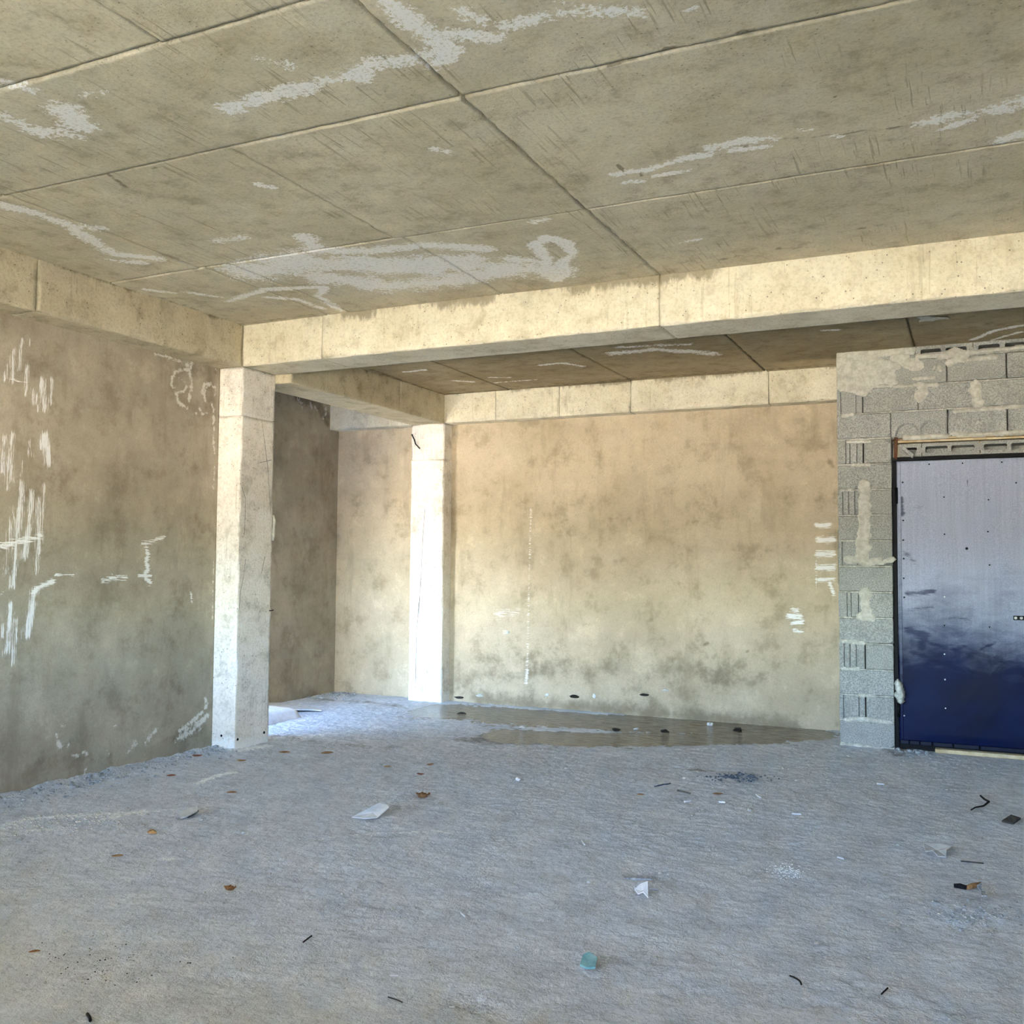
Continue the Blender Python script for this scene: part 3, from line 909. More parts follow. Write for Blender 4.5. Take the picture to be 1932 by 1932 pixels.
BW_DAMP = px_strokes([
    ([(880,1275),(1000,1270),(1150,1260),(1300,1265),(1420,1290)], 65, .62), ([(900,1320),(1100,1335),(1300,1350),(1500,1372)], 40, .85), ([(860,1250),(1000,1240)], 40, .45),
    ([(1100,1180),(1110,1176)], 12, .7), ([(1222,1172),(1228,1170)], 9, .7), ([(1330,1216),(1334,1214)], 6, 1.0), ([(1408,1230),(1412,1228)], 6, .9),
    ([(1565,870),(1572,880)], 12, .9), ([(1572,790),(1575,1000)], 9, .45), ([(1575,1000),(1578,1370)], 9, .5), ([(1250,1240),(1290,1245)], 20, .5), ([(1080,975),(1320,985),(1390,1010)], 9, .4), ([(1060,985),(1090,970)], 8, .5),
    ([(1480,1260),(1560,1340)], 30, .3),
], 1, Y4)
wall_grid('wall_back', 'sandy plastered rear wall with a wet stained foot', 1, Y4, X2R-.01, -.75, -.04, ZB3+.01, False, M['plaster_rear'], .0125,
          {'brush': BW_BRUSH, 'damp': BW_DAMP}, 81, back=1)
AB_DAMP = px_strokes([([(640,1230),(700,1280),(770,1290)], 30, .4), ([(690,880),(700,1000)], 30, .3)], 1, Y4)
wall_grid('wall_alcove_back', 'grey plastered back wall of the alcove between the columns', 1, Y4, XA-.01, X2L+.01, -.04, ZB3+.01, False, M['plaster_rear'], .02, {'damp': AB_DAMP}, 91, back=1)
AL_DAMP = px_strokes([([(560,748),(600,762),(622,790)], 16, .9), ([(600,770),(618,800)], 12, 1.0), ([(530,900),(560,1000),(540,1100)], 30, .4), ([(540,1260),(620,1240)], 30, .4), ([(610,1050),(625,1250)], 10, .5)], 0, XA)
AL_SALT = px_strokes([([(565,752),(568,760)], 4, .9), ([(585,758),(588,770)], 4, .9), ([(594,768),(598,774)], 4, .9), ([(612,765),(616,780)], 5, .9), ([(560,750),(570,770)], 3, .8), ([(614,780),(608,792)], 4, .8)], 0, XA)
wall_grid('wall_alcove_side', 'brown plastered side wall of the alcove behind the front column', 0, XA, YD-.2, Y4+.01, -.04, H3+.01, False, M['plaster'], .02, {'damp': AL_DAMP, 'salt': AL_SALT}, 95)
tag(link('wall_alcove_front', boxes_mesh('wall_alcove_front', [(XA-.2, XA+.15, YD-.22, YD-.02, -.05, H3+.01), (XW-.3, XW-.11, YD-.22, YD-.02, -.05, H3+.01), (XA+.15, XW-.3, YD-.22, YD-.02, 2.05, H3+.01)]), M['render']),
    'wall with a side opening into the alcove, hidden behind the front column', 'wall', kind='structure')

# a torn rag of foam stuck in the column's rear edge
V = []
b0 = un(517, 985, 0, XC-.01)
pts = [un(x, y, 1, YD+.02) for x, y in ((517,972),(519,984),(518,996),(517,1008),(516,1020))]
link('foam_plug', tube('foam_plug', [(q[0], YD+.012, q[2]) for q in pts], .014, 8, [.5, 1.0, .8, 1.1, .5]), M['mortar'], col1)

# ---- right wall and front wall (behind and beside the photographer)
tag(link('wall_right', boxes_mesh('wall_right', [(XR, XR+.2, YF, Y5+.2, -.05, H+.02)]), M['render']), 'plain plastered right wall of the room', 'wall', kind='structure')
# unseen window band; parapet and lintel shaped to dim the near floor and ceiling
WIN_X0, WIN_X1, WIN_Z0, WIN_Z1 = -5.0, .7, 1.2, 2.05
tag(link('wall_front', boxes_mesh('wall_front', [(-5.6, WIN_X0, YF-.2, YF, -.14, H+.02), (WIN_X1, XR+.2, YF-.2, YF, -.14, H+.02), (WIN_X0, WIN_X1, YF-.2, YF, WIN_Z1, H+.02), (WIN_X0, WIN_X1, YF-.2, YF, -.14, WIN_Z0)]), M['render']),
    'front wall with an unseen window band, its height shaped to steer the daylight', 'wall', kind='structure')
tag(link('sky_blocker_slab', boxes_mesh('sky_blocker_slab', [(-5.6, XR+.2, -4.6, YF-.2, 2.95, 3.2)]), M['render']), 'added unseen slab that cuts the high sky off the near floor', 'light_blocker', kind='structure')  # unseen slab, added to shade the near floor and ceiling

# ================================================================== BLOCK WALL WITH THE STEEL DOOR
bw = empty('wall_block', (X5, Y5, 0))
tag(bw, 'unplastered grey concrete block wall around the navy steel door', 'wall', kind='structure')
CH = .2                    # course height
MOD = .4065                # block module
BJ = .0045                 # half joint
brnd = random.Random(12)


def block_variant(L, D, seed):
    """hollow-block outer face: worn arrises, one or two knocked-off corners"""
    rg_ = random.Random(seed)
    bm = bmesh.new()
    bmesh.ops.create_cube(bm, size=1)
    for v in bm.verts:
        v.co = Vector((v.co.x*L, v.co.y*D, v.co.z*(CH-.012)))
    bmesh.ops.bevel(bm, geom=bm.edges[:], offset=.0045, segments=1, affect='EDGES')
    if rg_.random() < .6:
        sx, sz = rg_.choice((-1, 1)), rg_.choice((-1, 1))
        c = Vector((sx*L/2, -D/2, sz*(CH-.012)/2))
        nrm = Vector((sx*rg_.uniform(.6, 1.4), -1.2, sz*rg_.uniform(.6, 1.6))).normalized()
        bmesh.ops.bisect_plane(bm, geom=bm.verts[:]+bm.edges[:]+bm.faces[:], plane_co=c-nrm*rg_.uniform(.014, .030), plane_no=nrm, clear_outer=True)
        bmesh.ops.holes_fill(bm, edges=[e for e in bm.edges if e.is_boundary])
    me = bpy.data.meshes.new('concrete_block'); bm.to_mesh(me); bm.free()
    return me


FULL = [block_variant(MOD-2*BJ, .19, 100+i) for i in range(6)]
HALF = [block_variant(.2, .19, 200+i) for i in range(4)]


def ribbed(L, D, grooves):
    """block end turned to the room: face with narrow vertical grooves"""
    h = (CH-.012)/2
    prof = [(-L/2, -D/2)]
    for gx, gw in grooves:
        gw *= 1.5
        prof += [(gx-gw/2, -D/2), (gx-gw/2+.001, -D/2+.022), (gx+gw/2-.001, -D/2+.022), (gx+gw/2, -D/2)]
    prof += [(L/2, -D/2), (L/2, D/2), (-L/2, D/2)]
    n = len(prof)
    V = [(x, y, -h) for x, y in prof]+[(x, y, h) for x, y in prof]
    F = [(i, (i+1) % n, n+(i+1) % n, n+i) for i in range(n)] + [tuple(range(n))[::-1], tuple(range(n, 2*n))]
    return mesh_py('ribbed_block', V, F)


RIB = [ribbed(.188, .39, [(-.062, .006), (.052, .006)]), ribbed(.188, .39, [(-.055, .005), (-.012, .005), (.035, .005)]), ribbed(.188, .39, [(-.03, .004), (.0, .004), (.055, .006)])]


def place(name, mesh, x, y, z, rot=0.0, parent=bw):
    o = link(name, mesh, M['block'], parent)
    o.matrix_parent_inverse = (Matrix.Translation(parent.location)).inverted()
    o.location = (x, y, z)
    o.rotation_euler = (brnd.uniform(-.004, .004), brnd.uniform(-.006, .006), rot + brnd.uniform(-.006, .006))
    return o


DEP = .19
yc = Y5+DEP/2
X5B = X5+MOD-.004       # right face of the pier = hinge side of the doorway
for k in range(14):
    zc = k*CH+CH/2 - .004
    jit = lambda: brnd.uniform(-.003, .003)
    if k < 12 or k == 13:
        if k % 2 == 0 and k < 12:
            place('concrete_block', FULL[k // 2 % 6], X5+MOD/2, yc+jit(), zc)
            place('concrete_block', HALF[k % 4], X5+.1, Y5+.19+.10+.012, zc, math.pi/2)
            place('concrete_block', FULL[(k+3) % 6], X5+.095, Y5+.19+.21+.2, zc, math.pi/2)
        else:
            place('ribbed_block', RIB[(k // 2) % 3], X5+.096, Y5+.195+jit(), zc)
            place('concrete_block', HALF[(k // 2) % 4], X5+.096+.096+.105+.004, yc+jit(), zc)
            place('concrete_block', HALF[(k+1) % 4], X5+.095, Y5+.39+.105+.01, zc, math.pi/2)
# courses over the door: joints continue the bond seen in the photograph
rows = {12: [X5, -.609, -.203, .203, .61], 14: [X5, -.609, -.204, .203, .61], 13: [-.81, -.410, -.007, .40, .61]}
for k, xs_ in rows.items():
    zc = k*CH+CH/2 - .004
    if k == 14: zc += .002
    for i in range(len(xs_)-1):
        L = xs_[i+1]-xs_[i]
        if k == 13 and i == 0: pass
        me = FULL[(k+i*2) % 6] if abs(L-MOD) < .02 else block_variant(L-2*BJ, .19, 300+k+i)
        place('concrete_block', me, (xs_[i]+xs_[i+1])/2, yc+brnd.uniform(-.003, .003), zc)
# remove the pier half block that the 14th course does not have (it starts with a ribbed end and a full block)
for o in [o for o in bw.children if o.name.startswith('concrete_block') and abs(o.location.z-(13*CH+CH/2-.004)) < .01 and abs(o.location.x-(X5+.301)) < .02 and o.location.y < Y5+.15]:
    bpy.data.objects.remove(o, do_unlink=True)


# hollow blocks laid on their side: openings show
def hollow(L, Hh, D, holes, notch=0):
    """front with rounded openings (x0,x1,z0,z1), real depth"""
    t = .012
    zs0, zs1 = min(h[2] for h in holes), max(h[3] for h in holes)
    bx = [(-L/2, L/2, -D/2, D/2, -Hh/2, zs0), (-L/2, L/2, -D/2, D/2, zs1, Hh/2)]
    xs_ = [-L/2]
    for h in holes: xs_ += [h[0], h[1]]
    xs_ += [L/2]
    for i in range(0, len(xs_), 2):
        bx.append((xs_[i], xs_[i+1], -D/2, D/2, zs0, zs1))
    # small fillets that round the corners of the openings
    f = min(.010, (zs1-zs0)*.3)
    for h in holes:
        for cx, sx in ((h[0], 1), (h[1], -1)):
            for cz, sz in ((zs0, 1), (zs1, -1)):
                a, b = (cx, cx+sx*f*.55) if sx > 0 else (cx-f*.55, cx)
                c_, d_ = (cz, cz+f*.55) if sz > 0 else (cz-f*.55, cz)
                bx.append((a, b, -D/2+.001, D/2, c_, d_))
    bx.append((-L/2+.002, L/2-.002, D/2-.02, D/2-.001, -Hh/2+.002, Hh/2-.002))
    if notch:
        bx.append((L/2, L/2+.006, -D/2+.003, D/2-.003, -.020, .016))
    return boxes_mesh('hollow_block', bx)


hz0, hz1 = 2.245, 2.343
hm = hollow(.398, hz1-hz0, .19, [(-.176, -.020, -.024, .024), (.006, .165, -.024, .024)], 1)
hs = hollow(.16, hz1-hz0, .19, [(-.03, .048, -.020, .020)], 1)
yh = Y5+.02+.095
for mesh, x in ((hs, -.470), (hm, -.186), (hm, .220), (hs, .50)):
    o = link('hollow_block', mesh, M['block'], bw)
    o.location = (x, yh+brnd.uniform(-.002, .002), (hz0+hz1)/2)
# top course under the slab
tz0, tz1 = 3.004, H3+.002
tm = hollow(.40, tz1-tz0, .19, [(-.165, -.022, -.026, .018), (.012, .158, -.026, .018)])
for x in (-.222, .182, .588):
    o = link('hollow_block', tm, M['block'], bw); o.location = (x, yc, (tz0+tz1)/2)
o = link('concrete_block', block_variant(.58, .19, 401), M['block'], bw)
o.location = (X5+.29, yc, 3.045); o.scale = (1, 1, .45)
# broken shard of block leaning in the corner of the lintel
sp = un(1712, 852, 1, Y5-.005)
V = [(-.055,-.02,.035),(-.03,-.03,.045),(.05,-.03,-.03),(.035,-.02,-.05),(-.01,-.03,-.02),(-.055,.015,.035),(-.03,.01,.045),(.05,.01,-.03),(.035,.015,-.05),(-.01,.01,-.02)]
F = [(0,1,2,3,4)[::-1],(5,6,7,8,9),(0,1,6,5),(1,2,7,6),(2,3,8,7),(3,4,9,8),(4,0,5,9)]
o = link('block_shard', mesh_py('block_shard', V, F), M['block'], bw); o.location = (sp[0], Y5+.005, sp[2])

# bed joints: thin ragged mortar, pale where it squeezes out
def bed(x0, x1, zc, seed, out=.004, th=.010):
    xs_ = ticks(x0, x1, .014)
    V, F = [], []
    for i, x in enumerate(xs_):
        n1 = float(vnoise(np.array(x*30), np.array(seed*3.1), None, seed)); n2 = float(vnoise(np.array(x*55), np.array(seed*1.7), None, seed+3))
        t = th*(.45+.8*n2); y0 = Y5+.006-out*(n1*2.6-.6)
        V += [(x, y0, zc-t/2), (x, y0-.001, zc), (x, y0, zc+t/2), (x, Y5+.18, zc+th/2), (x, Y5+.18, zc-th/2)]
    m_ = 5
    for i in range(len(xs_)-1):
        for k in range(m_):
            F.append((i*m_+k, i*m_+(k+1) % m_, (i+1)*m_+(k+1) % m_, (i+1)*m_+k))
    F += [tuple(range(m_))[::-1], tuple((len(xs_)-1)*m_+k for k in range(m_))]
    return mesh_py('mortar_bed', V, F, smooth=False)


for k in range(1, 15):
    xr = .60 if k >= 12 else X5B-.004
    if k == 12:
        link('mortar_bed', bed(X5+.003, X5B-.004, k*CH-.005, k), M['mortar_grey'], bw)
        continue
    link('mortar_bed', bed(X5+.003, xr, k*CH-.005, k, .005 if k % 3 else .008), M['mortar_grey'], bw)
link('mortar_bed', bed(X5+.003, .6, 3.0, 77), M['mortar_grey'], bw)
link('mortar_bed', bed(X5+.003, X5B-.004, .002, 78, .009, .02), M['mortar_grey'], bw)
link('wall_core', boxes_mesh('wall_core', [(X5+.02, X5B-.02, Y5+.10, Y5+.18, 0, 3.08), (X5B-.02, .61, Y5+.14, Y5+.18, 2.36, 3.08)]), M['mortar_grey'], bw)
tag(link('wall_block_far', boxes_mesh('wall_block_far', [(.62, XR+.2, Y5, Y5+.19, -.05, H3+.02), (.41, .62, Y5+.001, Y5+.19, -.05, 2.24)]), M['block']), 'plain continuation of the block wall beyond the door', 'wall', kind='structure')
# closing wall behind the doorway so that no daylight leaks round the steel door
tag(link('wall_rear_closure', boxes_mesh('wall_rear_closure', [(-.72, XR+.2, 8.98, 9.10, -.05, H3+.05), (-.72, -.62, Y5+.5, 8.98, -.05, H3+.05)]), M['render']), 'rear wall closing the space behind the steel door', 'wall', kind='structure')

# mortar smears and plaster on the blocks
def smear(strokes_px, thick, seed, rag=.5, mat='mortar', step=.008):
    link('mortar_smear', relief('mortar_smear', px_strokes(strokes_px, 1, Y5), Y5-.001, thick, step, seed, rag), M[mat], bw)


smear([([(1592,690),(1640,690),(1660,700)], 30, 1.2), ([(1590,715),(1625,725)], 26, 1.2), ([(1640,715),(1680,715)], 18, 1.0), ([(1600,670),(1720,662)], 10, 1.2), ([(1660,685),(1690,690)], 16, .6)], .012, 1, .55)
smear([([(1690,672),(1730,690)], 14, .8), ([(1730,672),(1800,668),(1932,655)], 5, .9), ([(1775,672),(1800,664),(1810,668)], 10, 1.1), ([(1765,690),(1762,698)], 4, 1.0), ([(1772,690),(1775,700)], 4, 1.0), ([(1790,685),(1820,672)], 9, 1.1), ([(1820,680),(1880,672)], 6, .7)], .012, 2, .6)
smear([([(1630,915),(1632,960),(1628,1000),(1632,1060)], 13, 1.2), ([(1600,1055),(1640,1060),(1660,1058)], 9, 1.2), ([(1630,990),(1628,1045)], 16, .9)], .007, 3, .75)
smear([([(1632,1120),(1634,1155)], 12, 1.2), ([(1625,1163),(1645,1165)], 9, 1.1)], .007, 4, .75)
smear([([(1660,1062),(1684,1056)], 6, 1.0), ([(1840,728),(1845,760)], 14, .8), ([(1735,733),(1740,748)], 14, .7), ([(1655,728),(1770,726)], 4, .8), ([(1720,715),(1760,712)], 4, .8)], .006, 6, .8)
smear([([(1800,776),(1860,772),(1932,766)], 4, 1.0), ([(1795,818),(1825,820),(1932,815)], 5, 1.1), ([(1705,826),(1790,822)], 5, 1.0)], .012, 7, .5)
smear([([(1579,1000),(1578,1060),(1579,1100)], 4, 1.1)], .012, 8, .4, step=.006)
smear([([(1590,785),(1610,782)], 5, 1.1), ([(1600,834),(1640,832)], 4, 1.0), ([(1610,877),(1640,877)], 4, 1.0), ([(1585,925),(1610,924)], 4, 1.0), ([(1588,1210),(1600,1210),(1630,1213)], 5, 1.1), ([(1590,1262),(1620,1262)], 4, 1.0), ([(1595,1358),(1620,1356),(1680,1364)], 5, 1.0), ([(1620,1312),(1650,1313)], 4, 1.0), ([(1590,1405),(1640,1412)], 6, 1.0)], .010, 9, .4, 'mortar_grey', .006)
# lumps of mortar beside the frame
V = None
smear([([(1695,1290),(1700,1312)], 9, 1.2), ([(1692,1310),(1700,1322)], 7, 1.1)], .05, 10, .5, 'mortar_grey', .007)
# block over the door corner whose outer shell is knocked out in two arcs down to its web
def broken_block():
    L, hh, D = MOD-2*BJ, CH-.012, .19
    xs_, zs_ = ticks(-L/2, L/2, .0075), ticks(-hh/2, hh/2, .0075)
    A, B = np.meshgrid(xs_, zs_, indexing='ij')
    x, zz = A.ravel(), B.ravel()
    wob = (fbm(x*40, zz*40, None, 9, 3)-.5)*.03
    e1 = ((x+.082)/.082)**2 + ((zz+hh/2)/.098)**2
    e2 = ((x-.085)/.078)**2 + ((zz+hh/2)/.112)**2
    ins = ((e1+wob*6 < 1) & (x < -.008)) | ((e2+wob*6 < 1) & (x > .012))
    y = -D/2 + np.where(ins, .034+.006*vnoise(x*30, zz*30, None, 4), 0)
    V = np.stack([x, y, zz], 1); F = grid_faces(len(xs_), len(zs_))
    n0 = len(V); nu, nv = len(xs_), len(zs_)
    ring = np.concatenate([np.arange(nu)*nv, (nu-1)*nv+np.arange(1, nv), np.arange(nu-2, -1, -1)*nv+nv-1, np.arange(nv-2, 0, -1)])
    bk = V[ring].copy(); bk[:,1] = D/2
    r2 = np.roll(np.arange(len(ring)), -1)
    S = np.stack([ring, n0+np.arange(len(ring)), n0+r2, ring[r2]], 1)
    return mesh_np('broken_block', np.concatenate([V, bk]), np.concatenate([F, S]), None, smooth=False)


for o in [o for o in bw.children if o.name.startswith('concrete_block') and abs(o.location.z-(12*CH+CH/2-.004)) < .01 and abs(o.location.x+.406) < .03]:
    o.name = 'broken_block'; o.data = broken_block(); o.data.materials.append(M['block'])

# timber strips, rusty rods over the lintel
def board(name, x0, x1, y0, y1, z0, z1, mat, parent, rz=0):
    me = bev_box(name, x1-x0, y1-y0, z1-z0, .002)
    o = link(name, me, M[mat], parent); o.location = ((x0+x1)/2, (y0+y1)/2, (z0+z1)/2); o.rotation_euler = (0, rz, 0)
    return o


board('timber_strip', -.56, .60, Y5+.006, Y5+.16, 2.372, 2.386, 'wood', bw)
board('timber_strip', -.58, .60, Y5+.012, Y5+.16, 2.352, 2.367, 'wood', bw, .003)
link('rusty_rod', tube('rusty_rod', [(-.575, Y5-.004, 2.395), (-.578, Y5-.004, 2.33), (-.580, Y5-.003, 2.235)], .006), M['rust'], bw)
link('rusty_rod', tube('rusty_rod', [(-.562, Y5+.002, 2.392), (-.566, Y5+.001, 2.30), (-.570, Y5+.002, 2.225)], .005), M['rust'], bw)
link('rusty_rod', tube('rusty_rod', [(-.60, Y5-.003, 2.372), (-.54, Y5-.004, 2.380), (-.46, Y5-.002, 2.388)], .004), M['rust'], bw)

# ---- the steel door
dr = empty('door_1', (-.12, Y5+.06, 0))
tag(dr, 'scuffed navy steel door with a pale upper half', 'door', kind='structure')
DX0, DX1, DZ0, DZ1, DY = -.572, .365, .065, 2.212, Y5+.045
xs_, zs_ = ticks(DX0, DX1, .0125), ticks(DZ0, DZ1, .0125)
A, B = np.meshgrid(xs_, zs_, indexing='ij')
x, zz = A.ravel(), B.ravel()
bul = -.006*np.sin(np.clip((x-DX0)/(DX1-DX0), 0, 1)*math.pi)*(1+.35*np.sin(zz*7.0))  # sheet quilting between the fixings
bul += (fbm(x*3, zz*3, None, 5, 3)-.5)*.010
bd = np.minimum.reduce([x-DX0, DX1-x, zz-DZ0, DZ1-zz])
bul = bul*np.clip(bd/.06, 0, 1)
P = np.stack([x, zz], 1)
# pale blue-grey tone, strongest on the upper sheet and fading to navy below
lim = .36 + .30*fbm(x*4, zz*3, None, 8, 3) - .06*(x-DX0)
pale_mask = np.clip((zz-lim)/1.05, 0, 1)
rub = strokes_field(P, px_strokes([([(1712,1120),(1760,1115)], 14, .8), ([(1715,1190),(1745,1200),(1740,1220)], 18, 1.0), ([(1745,1210),(1785,1225)], 14, .8), ([(1720,1230),(1765,1245)], 16, .8),
     ([(1800,1225),(1820,1220)], 12, .8), ([(1850,1225),(1878,1212)], 7, .9), ([(1722,1270),(1790,1265)], 18, .7), ([(1715,1150),(1760,1145)], 10, .7), ([(1705,1040),(1725,1060)], 12, .6), ([(1700,940),(1703,970)], 10, .9),
     ([(1712,960),(1740,955)], 12, .5), ([(1825,905),(1828,925)], 3, .9), ([(1790,1165),(1830,1168)], 7, .7)], 1, DY))
V = np.stack([x, DY+bul, zz], 1)
F = grid_faces(len(xs_), len(zs_))
n0 = len(V); nu, nv = len(xs_), len(zs_)
ring = np.concatenate([np.arange(nu)*nv, (nu-1)*nv+np.arange(1, nv), np.arange(nu-2, -1, -1)*nv+nv-1, np.arange(nv-2, 0, -1)])
bk = V[ring].copy(); bk[:,1] = DY+.04
r2 = np.roll(np.arange(len(ring)), -1)
S = np.stack([ring, n0+np.arange(len(ring)), n0+r2, ring[r2]], 1)
me = mesh_np('door_leaf', np.concatenate([V, bk]), np.concatenate([F, S, ]), {'pale_mask': np.concatenate([pale_mask, pale_mask[ring]]), 'rub': np.concatenate([rub, rub[ring]])})
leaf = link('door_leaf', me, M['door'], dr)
# folded edge strip along the hinge side and bottom rail pieces
es = bev_box('edge_strip', .022, .010, DZ1-DZ0-.02, .003, 1, (DX0+.018, DY-.003, (DZ0+DZ1)/2))
ea = es.attributes.new('pale_mask', 'FLOAT', 'POINT')
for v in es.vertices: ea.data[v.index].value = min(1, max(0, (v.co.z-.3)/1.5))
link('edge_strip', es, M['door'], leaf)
for a, b in ((-.565, -.505), (-.50, -.43), (-.425, -.345), (-.335, -.20), (-.19, -.02), (-.01, .34)):
    link('bottom_rail', bev_box('bottom_rail', b-a, .016, .030, .003, 1, ((a+b)/2, DY-.004, .058)), M['navy'], leaf)
# frame
link('door_frame', boxes_mesh('door_frame', [(X5B+.003, DX0-.004, Y5+.03, Y5+.15, 0, 2.235), (X5B+.003, .61, Y5+.06, Y5+.15, 0, .07), (DX1+.004, .405, Y5+.03, Y5+.15, 0, 2.235), (X5B+.006, .61, Y5+.018, Y5+.15, 2.216, 2.242)]), M['iron'], dr)
# hinge barrels
for zc, hh in ((1.945, .125), (.30, .11)):
    link('hinge', tube('hinge', [(DX0-.004, DY-.010, zc-hh/2), (DX0-.004, DY-.010, zc+hh/2)], .012, 10), M['iron'], dr)
# slotted latch plate near the closing edge
lz = 1.027
lp = link('latch_plate', bev_box('latch_plate', .13, .012, .032, .0055, 2, (.285, DY-.016, lz)), M['iron'], dr)
for i in range(3):
    link('latch_slot', bev_box('latch_slot', .020, .006, .019, .004, 1, (.236+.037*i, DY-.0225, lz)), M['stone'], lp)
for px, py in ((1753,876),(1816,874),(1890,872),(1703,910),(1704,982),(1704,1019),(1781,938),(1865,943),(1782,1008),(1864,1003),(1867,1066),(1824,1035),(1705,1054),(1705,1091),(1706,1127),(1782,1180),(1867,1183),(1917,911)):
    p = un(px, py, 1, DY); disc('rivet', (p[0], DY-.006, p[2]), 'y', .0065 if px != 1824 else .011, .012, M['iron'], leaf)
for px, py in ((1782,1126),(1782,1234),(1783,1282),(1784,1336),(1706,1350)):
    p = un(px, py, 1, DY); disc('rivet', (p[0], DY-.006, p[2]), 'y', .0065, .012, M['paper'], leaf)

# ================================================================== THINGS LYING ABOUT
def mpp_at(px, py):
    return float(np.linalg.norm(un(px+4, py, 2, 0)-un(px-4, py, 2, 0))/8)


def spot(px, py):
    p = un(px, py, 2, 0)
    return p[0], p[1], floor_z(p[0], p[1])


def thing(name, mesh, mat, px, py, label, cat, rz=0, lift=0.0, group=None, tilt=(0,0)):
    x, y, zf = spot(px, py)
    o = link(name, mesh, M[mat])
    o.location = (x, y, zf+lift)
    o.rotation_euler = (tilt[0], tilt[1], rz)
    return tag(o, label, cat, group)


def hull(name, pts, smooth=False):
    bm = bmesh.new()
    for p in pts: bm.verts.new(p)
    r = bmesh.ops.convex_hull(bm, input=bm.verts[:])
    for v in [v for v in bm.verts if not v.link_faces]: bm.verts.remove(v)
    bmesh.ops.recalc_face_normals(bm, faces=bm.faces[:])
    me = bpy.data.meshes.new(name); bm.to_mesh(me); bm.free()
    return me


def chip(name, sx, sy, sz, seed, n=16):
    r = random.Random(seed)
    P = []
    for i in range(n):
        v = Vector((r.gauss(0,1), r.gauss(0,1), r.gauss(0,1))).normalized()
        k = r.uniform(.8, 1.0)
        P.append((v.x*sx/2*k, v.y*sy/2*k, max(-.8, v.z)*sz/2*k + sz*.38))
    return hull(name, P)


def leaf_mesh(L, W, curl, seed, crumple=0.0):
    """a dry leaf: pointed oval blade folded along the midrib, curled up at the tips, with a stalk"""
    r = random.Random(seed)
    nu, nv = 11, 5
    V, F = [], []
    for i in range(nu):
        t = i/(nu-1); w = W*math.sin(math.pi*min(1, t*.96+.02))**.75
        for j in range(nv):
            s_ = (j-(nv-1)/2)/((nv-1)/2)
            zz_ = curl*L*((t-.5)**2*1.3) + abs(s_)*w*.28 + crumple*L*r.uniform(-.08, .10)
            V.append((L*(t-.5), s_*w/2+.05*L*math.sin(t*5+seed), zz_+.0015))
    for i in range(nu-1):
        for j in range(nv-1):
            a = i*nv+j; F.append((a, a+nv, a+nv+1, a+1))
    n0 = len(V)
    V2 = [(x_, y_, z_+.0012) for x_, y_, z_ in V]
    F2 = [tuple(n0+q for q in f) for f in F]
    F1 = [f[::-1] for f in F]
    rim_ = [i*nv for i in range(nu)] + [(nu-1)*nv+j for j in range(1, nv)] + [i*nv+nv-1 for i in range(nu-2, -1, -1)] + [j for j in range(nv-2, 0, -1)]
    S_ = [(rim_[i], rim_[(i+1) % len(rim_)], n0+rim_[(i+1) % len(rim_)], n0+rim_[i]) for i in range(len(rim_))]
    return mesh_py('leaf', V+V2, F1+F2+S_, smooth=True)


LEAVES = [  # px, py, length px, colour, turn, curl, crumple, label
    (372,1430,20,'leaf_red',.4,.25,.0,'small russet dry leaf on the floor in front of the front column foot'),
    (455,1438,18,'leaf_tan',.1,.25,.0,'small tan dry leaf just in front of the front column base'),
    (536,1421,22,'leaf',-.1,.15,.0,'flat brown leaf on the floor beside the foot of the front column'),
    (617,1421,24,'leaf_tan',.2,.15,.0,'slim pinkish tan leaf on the floor between the two columns'),
    (323,1465,18,'leaf_red',.3,.2,.0,'small dark russet leaf close to the left wall'),
    (437,1496,20,'leaf',.2,.2,.0,'brown leaf in front of the streak of white plaster powder'),
    (731,1449,14,'leaf_tan',.3,.2,.0,'tiny tan leaf behind the crumpled brown leaf, towards the puddle'),
    (812,1445,16,'leaf',.7,.3,.3,'small curled brown leaf nearest the dry edge of the puddle'),
    (793,1461,16,'leaf_red',-.4,.3,.3,'small dark curled leaf just behind the crumpled brown leaf'),
    (221,1619,22,'leaf_tan',.15,.2,.0,'tan oval leaf lying by itself in front of the tan clod'),
    (65,1798,20,'leaf',.3,.2,.2,'brown leaf scrap in the shadowy near left corner of the floor'),
    (1354,1501,20,'leaf',.1,.25,.1,'brown curled leaf below the blue grey gravel patch'),
    (1209,1501,14,'leaf',.2,.25,.1,'tiny brown leaf between the dark scrap and the white pebble'),
]
for i, (px, py, lp_, mat, rz, curl, cr, lab) in enumerate(LEAVES):
    L = lp_*mpp_at(px, py)
    thing('dry_leaf', leaf_mesh(L, L*.42, curl, i+1, cr), mat, px, py, lab, 'leaf', YAW+rz, .002)


def crumpled(name, L, seed):
    """a crushed leaf: three torn, bent lobes of one blade"""
    bm = bmesh.new()
    for q in range(3):
        me = leaf_mesh(L*(.8-.12*q), L*.45, .9, seed+q, .8)
        b2 = bmesh.new(); b2.from_mesh(me)
        bmesh.ops.transform(b2, matrix=Matrix.Rotation(q*2.0+seed, 4, 'Z') @ Matrix.Rotation(.25*q, 4, 'X'), verts=b2.verts)
        t = bpy.data.meshes.new('t'); b2.to_mesh(t); b2.free(); bm.from_mesh(t); bpy.data.meshes.remove(t); bpy.data.meshes.remove(me)
    zmin = min(v.co.z for v in bm.verts)
    for v in bm.verts: v.co.z -= zmin
    me = bpy.data.meshes.new(name); bm.to_mesh(me); bm.free()
    return me


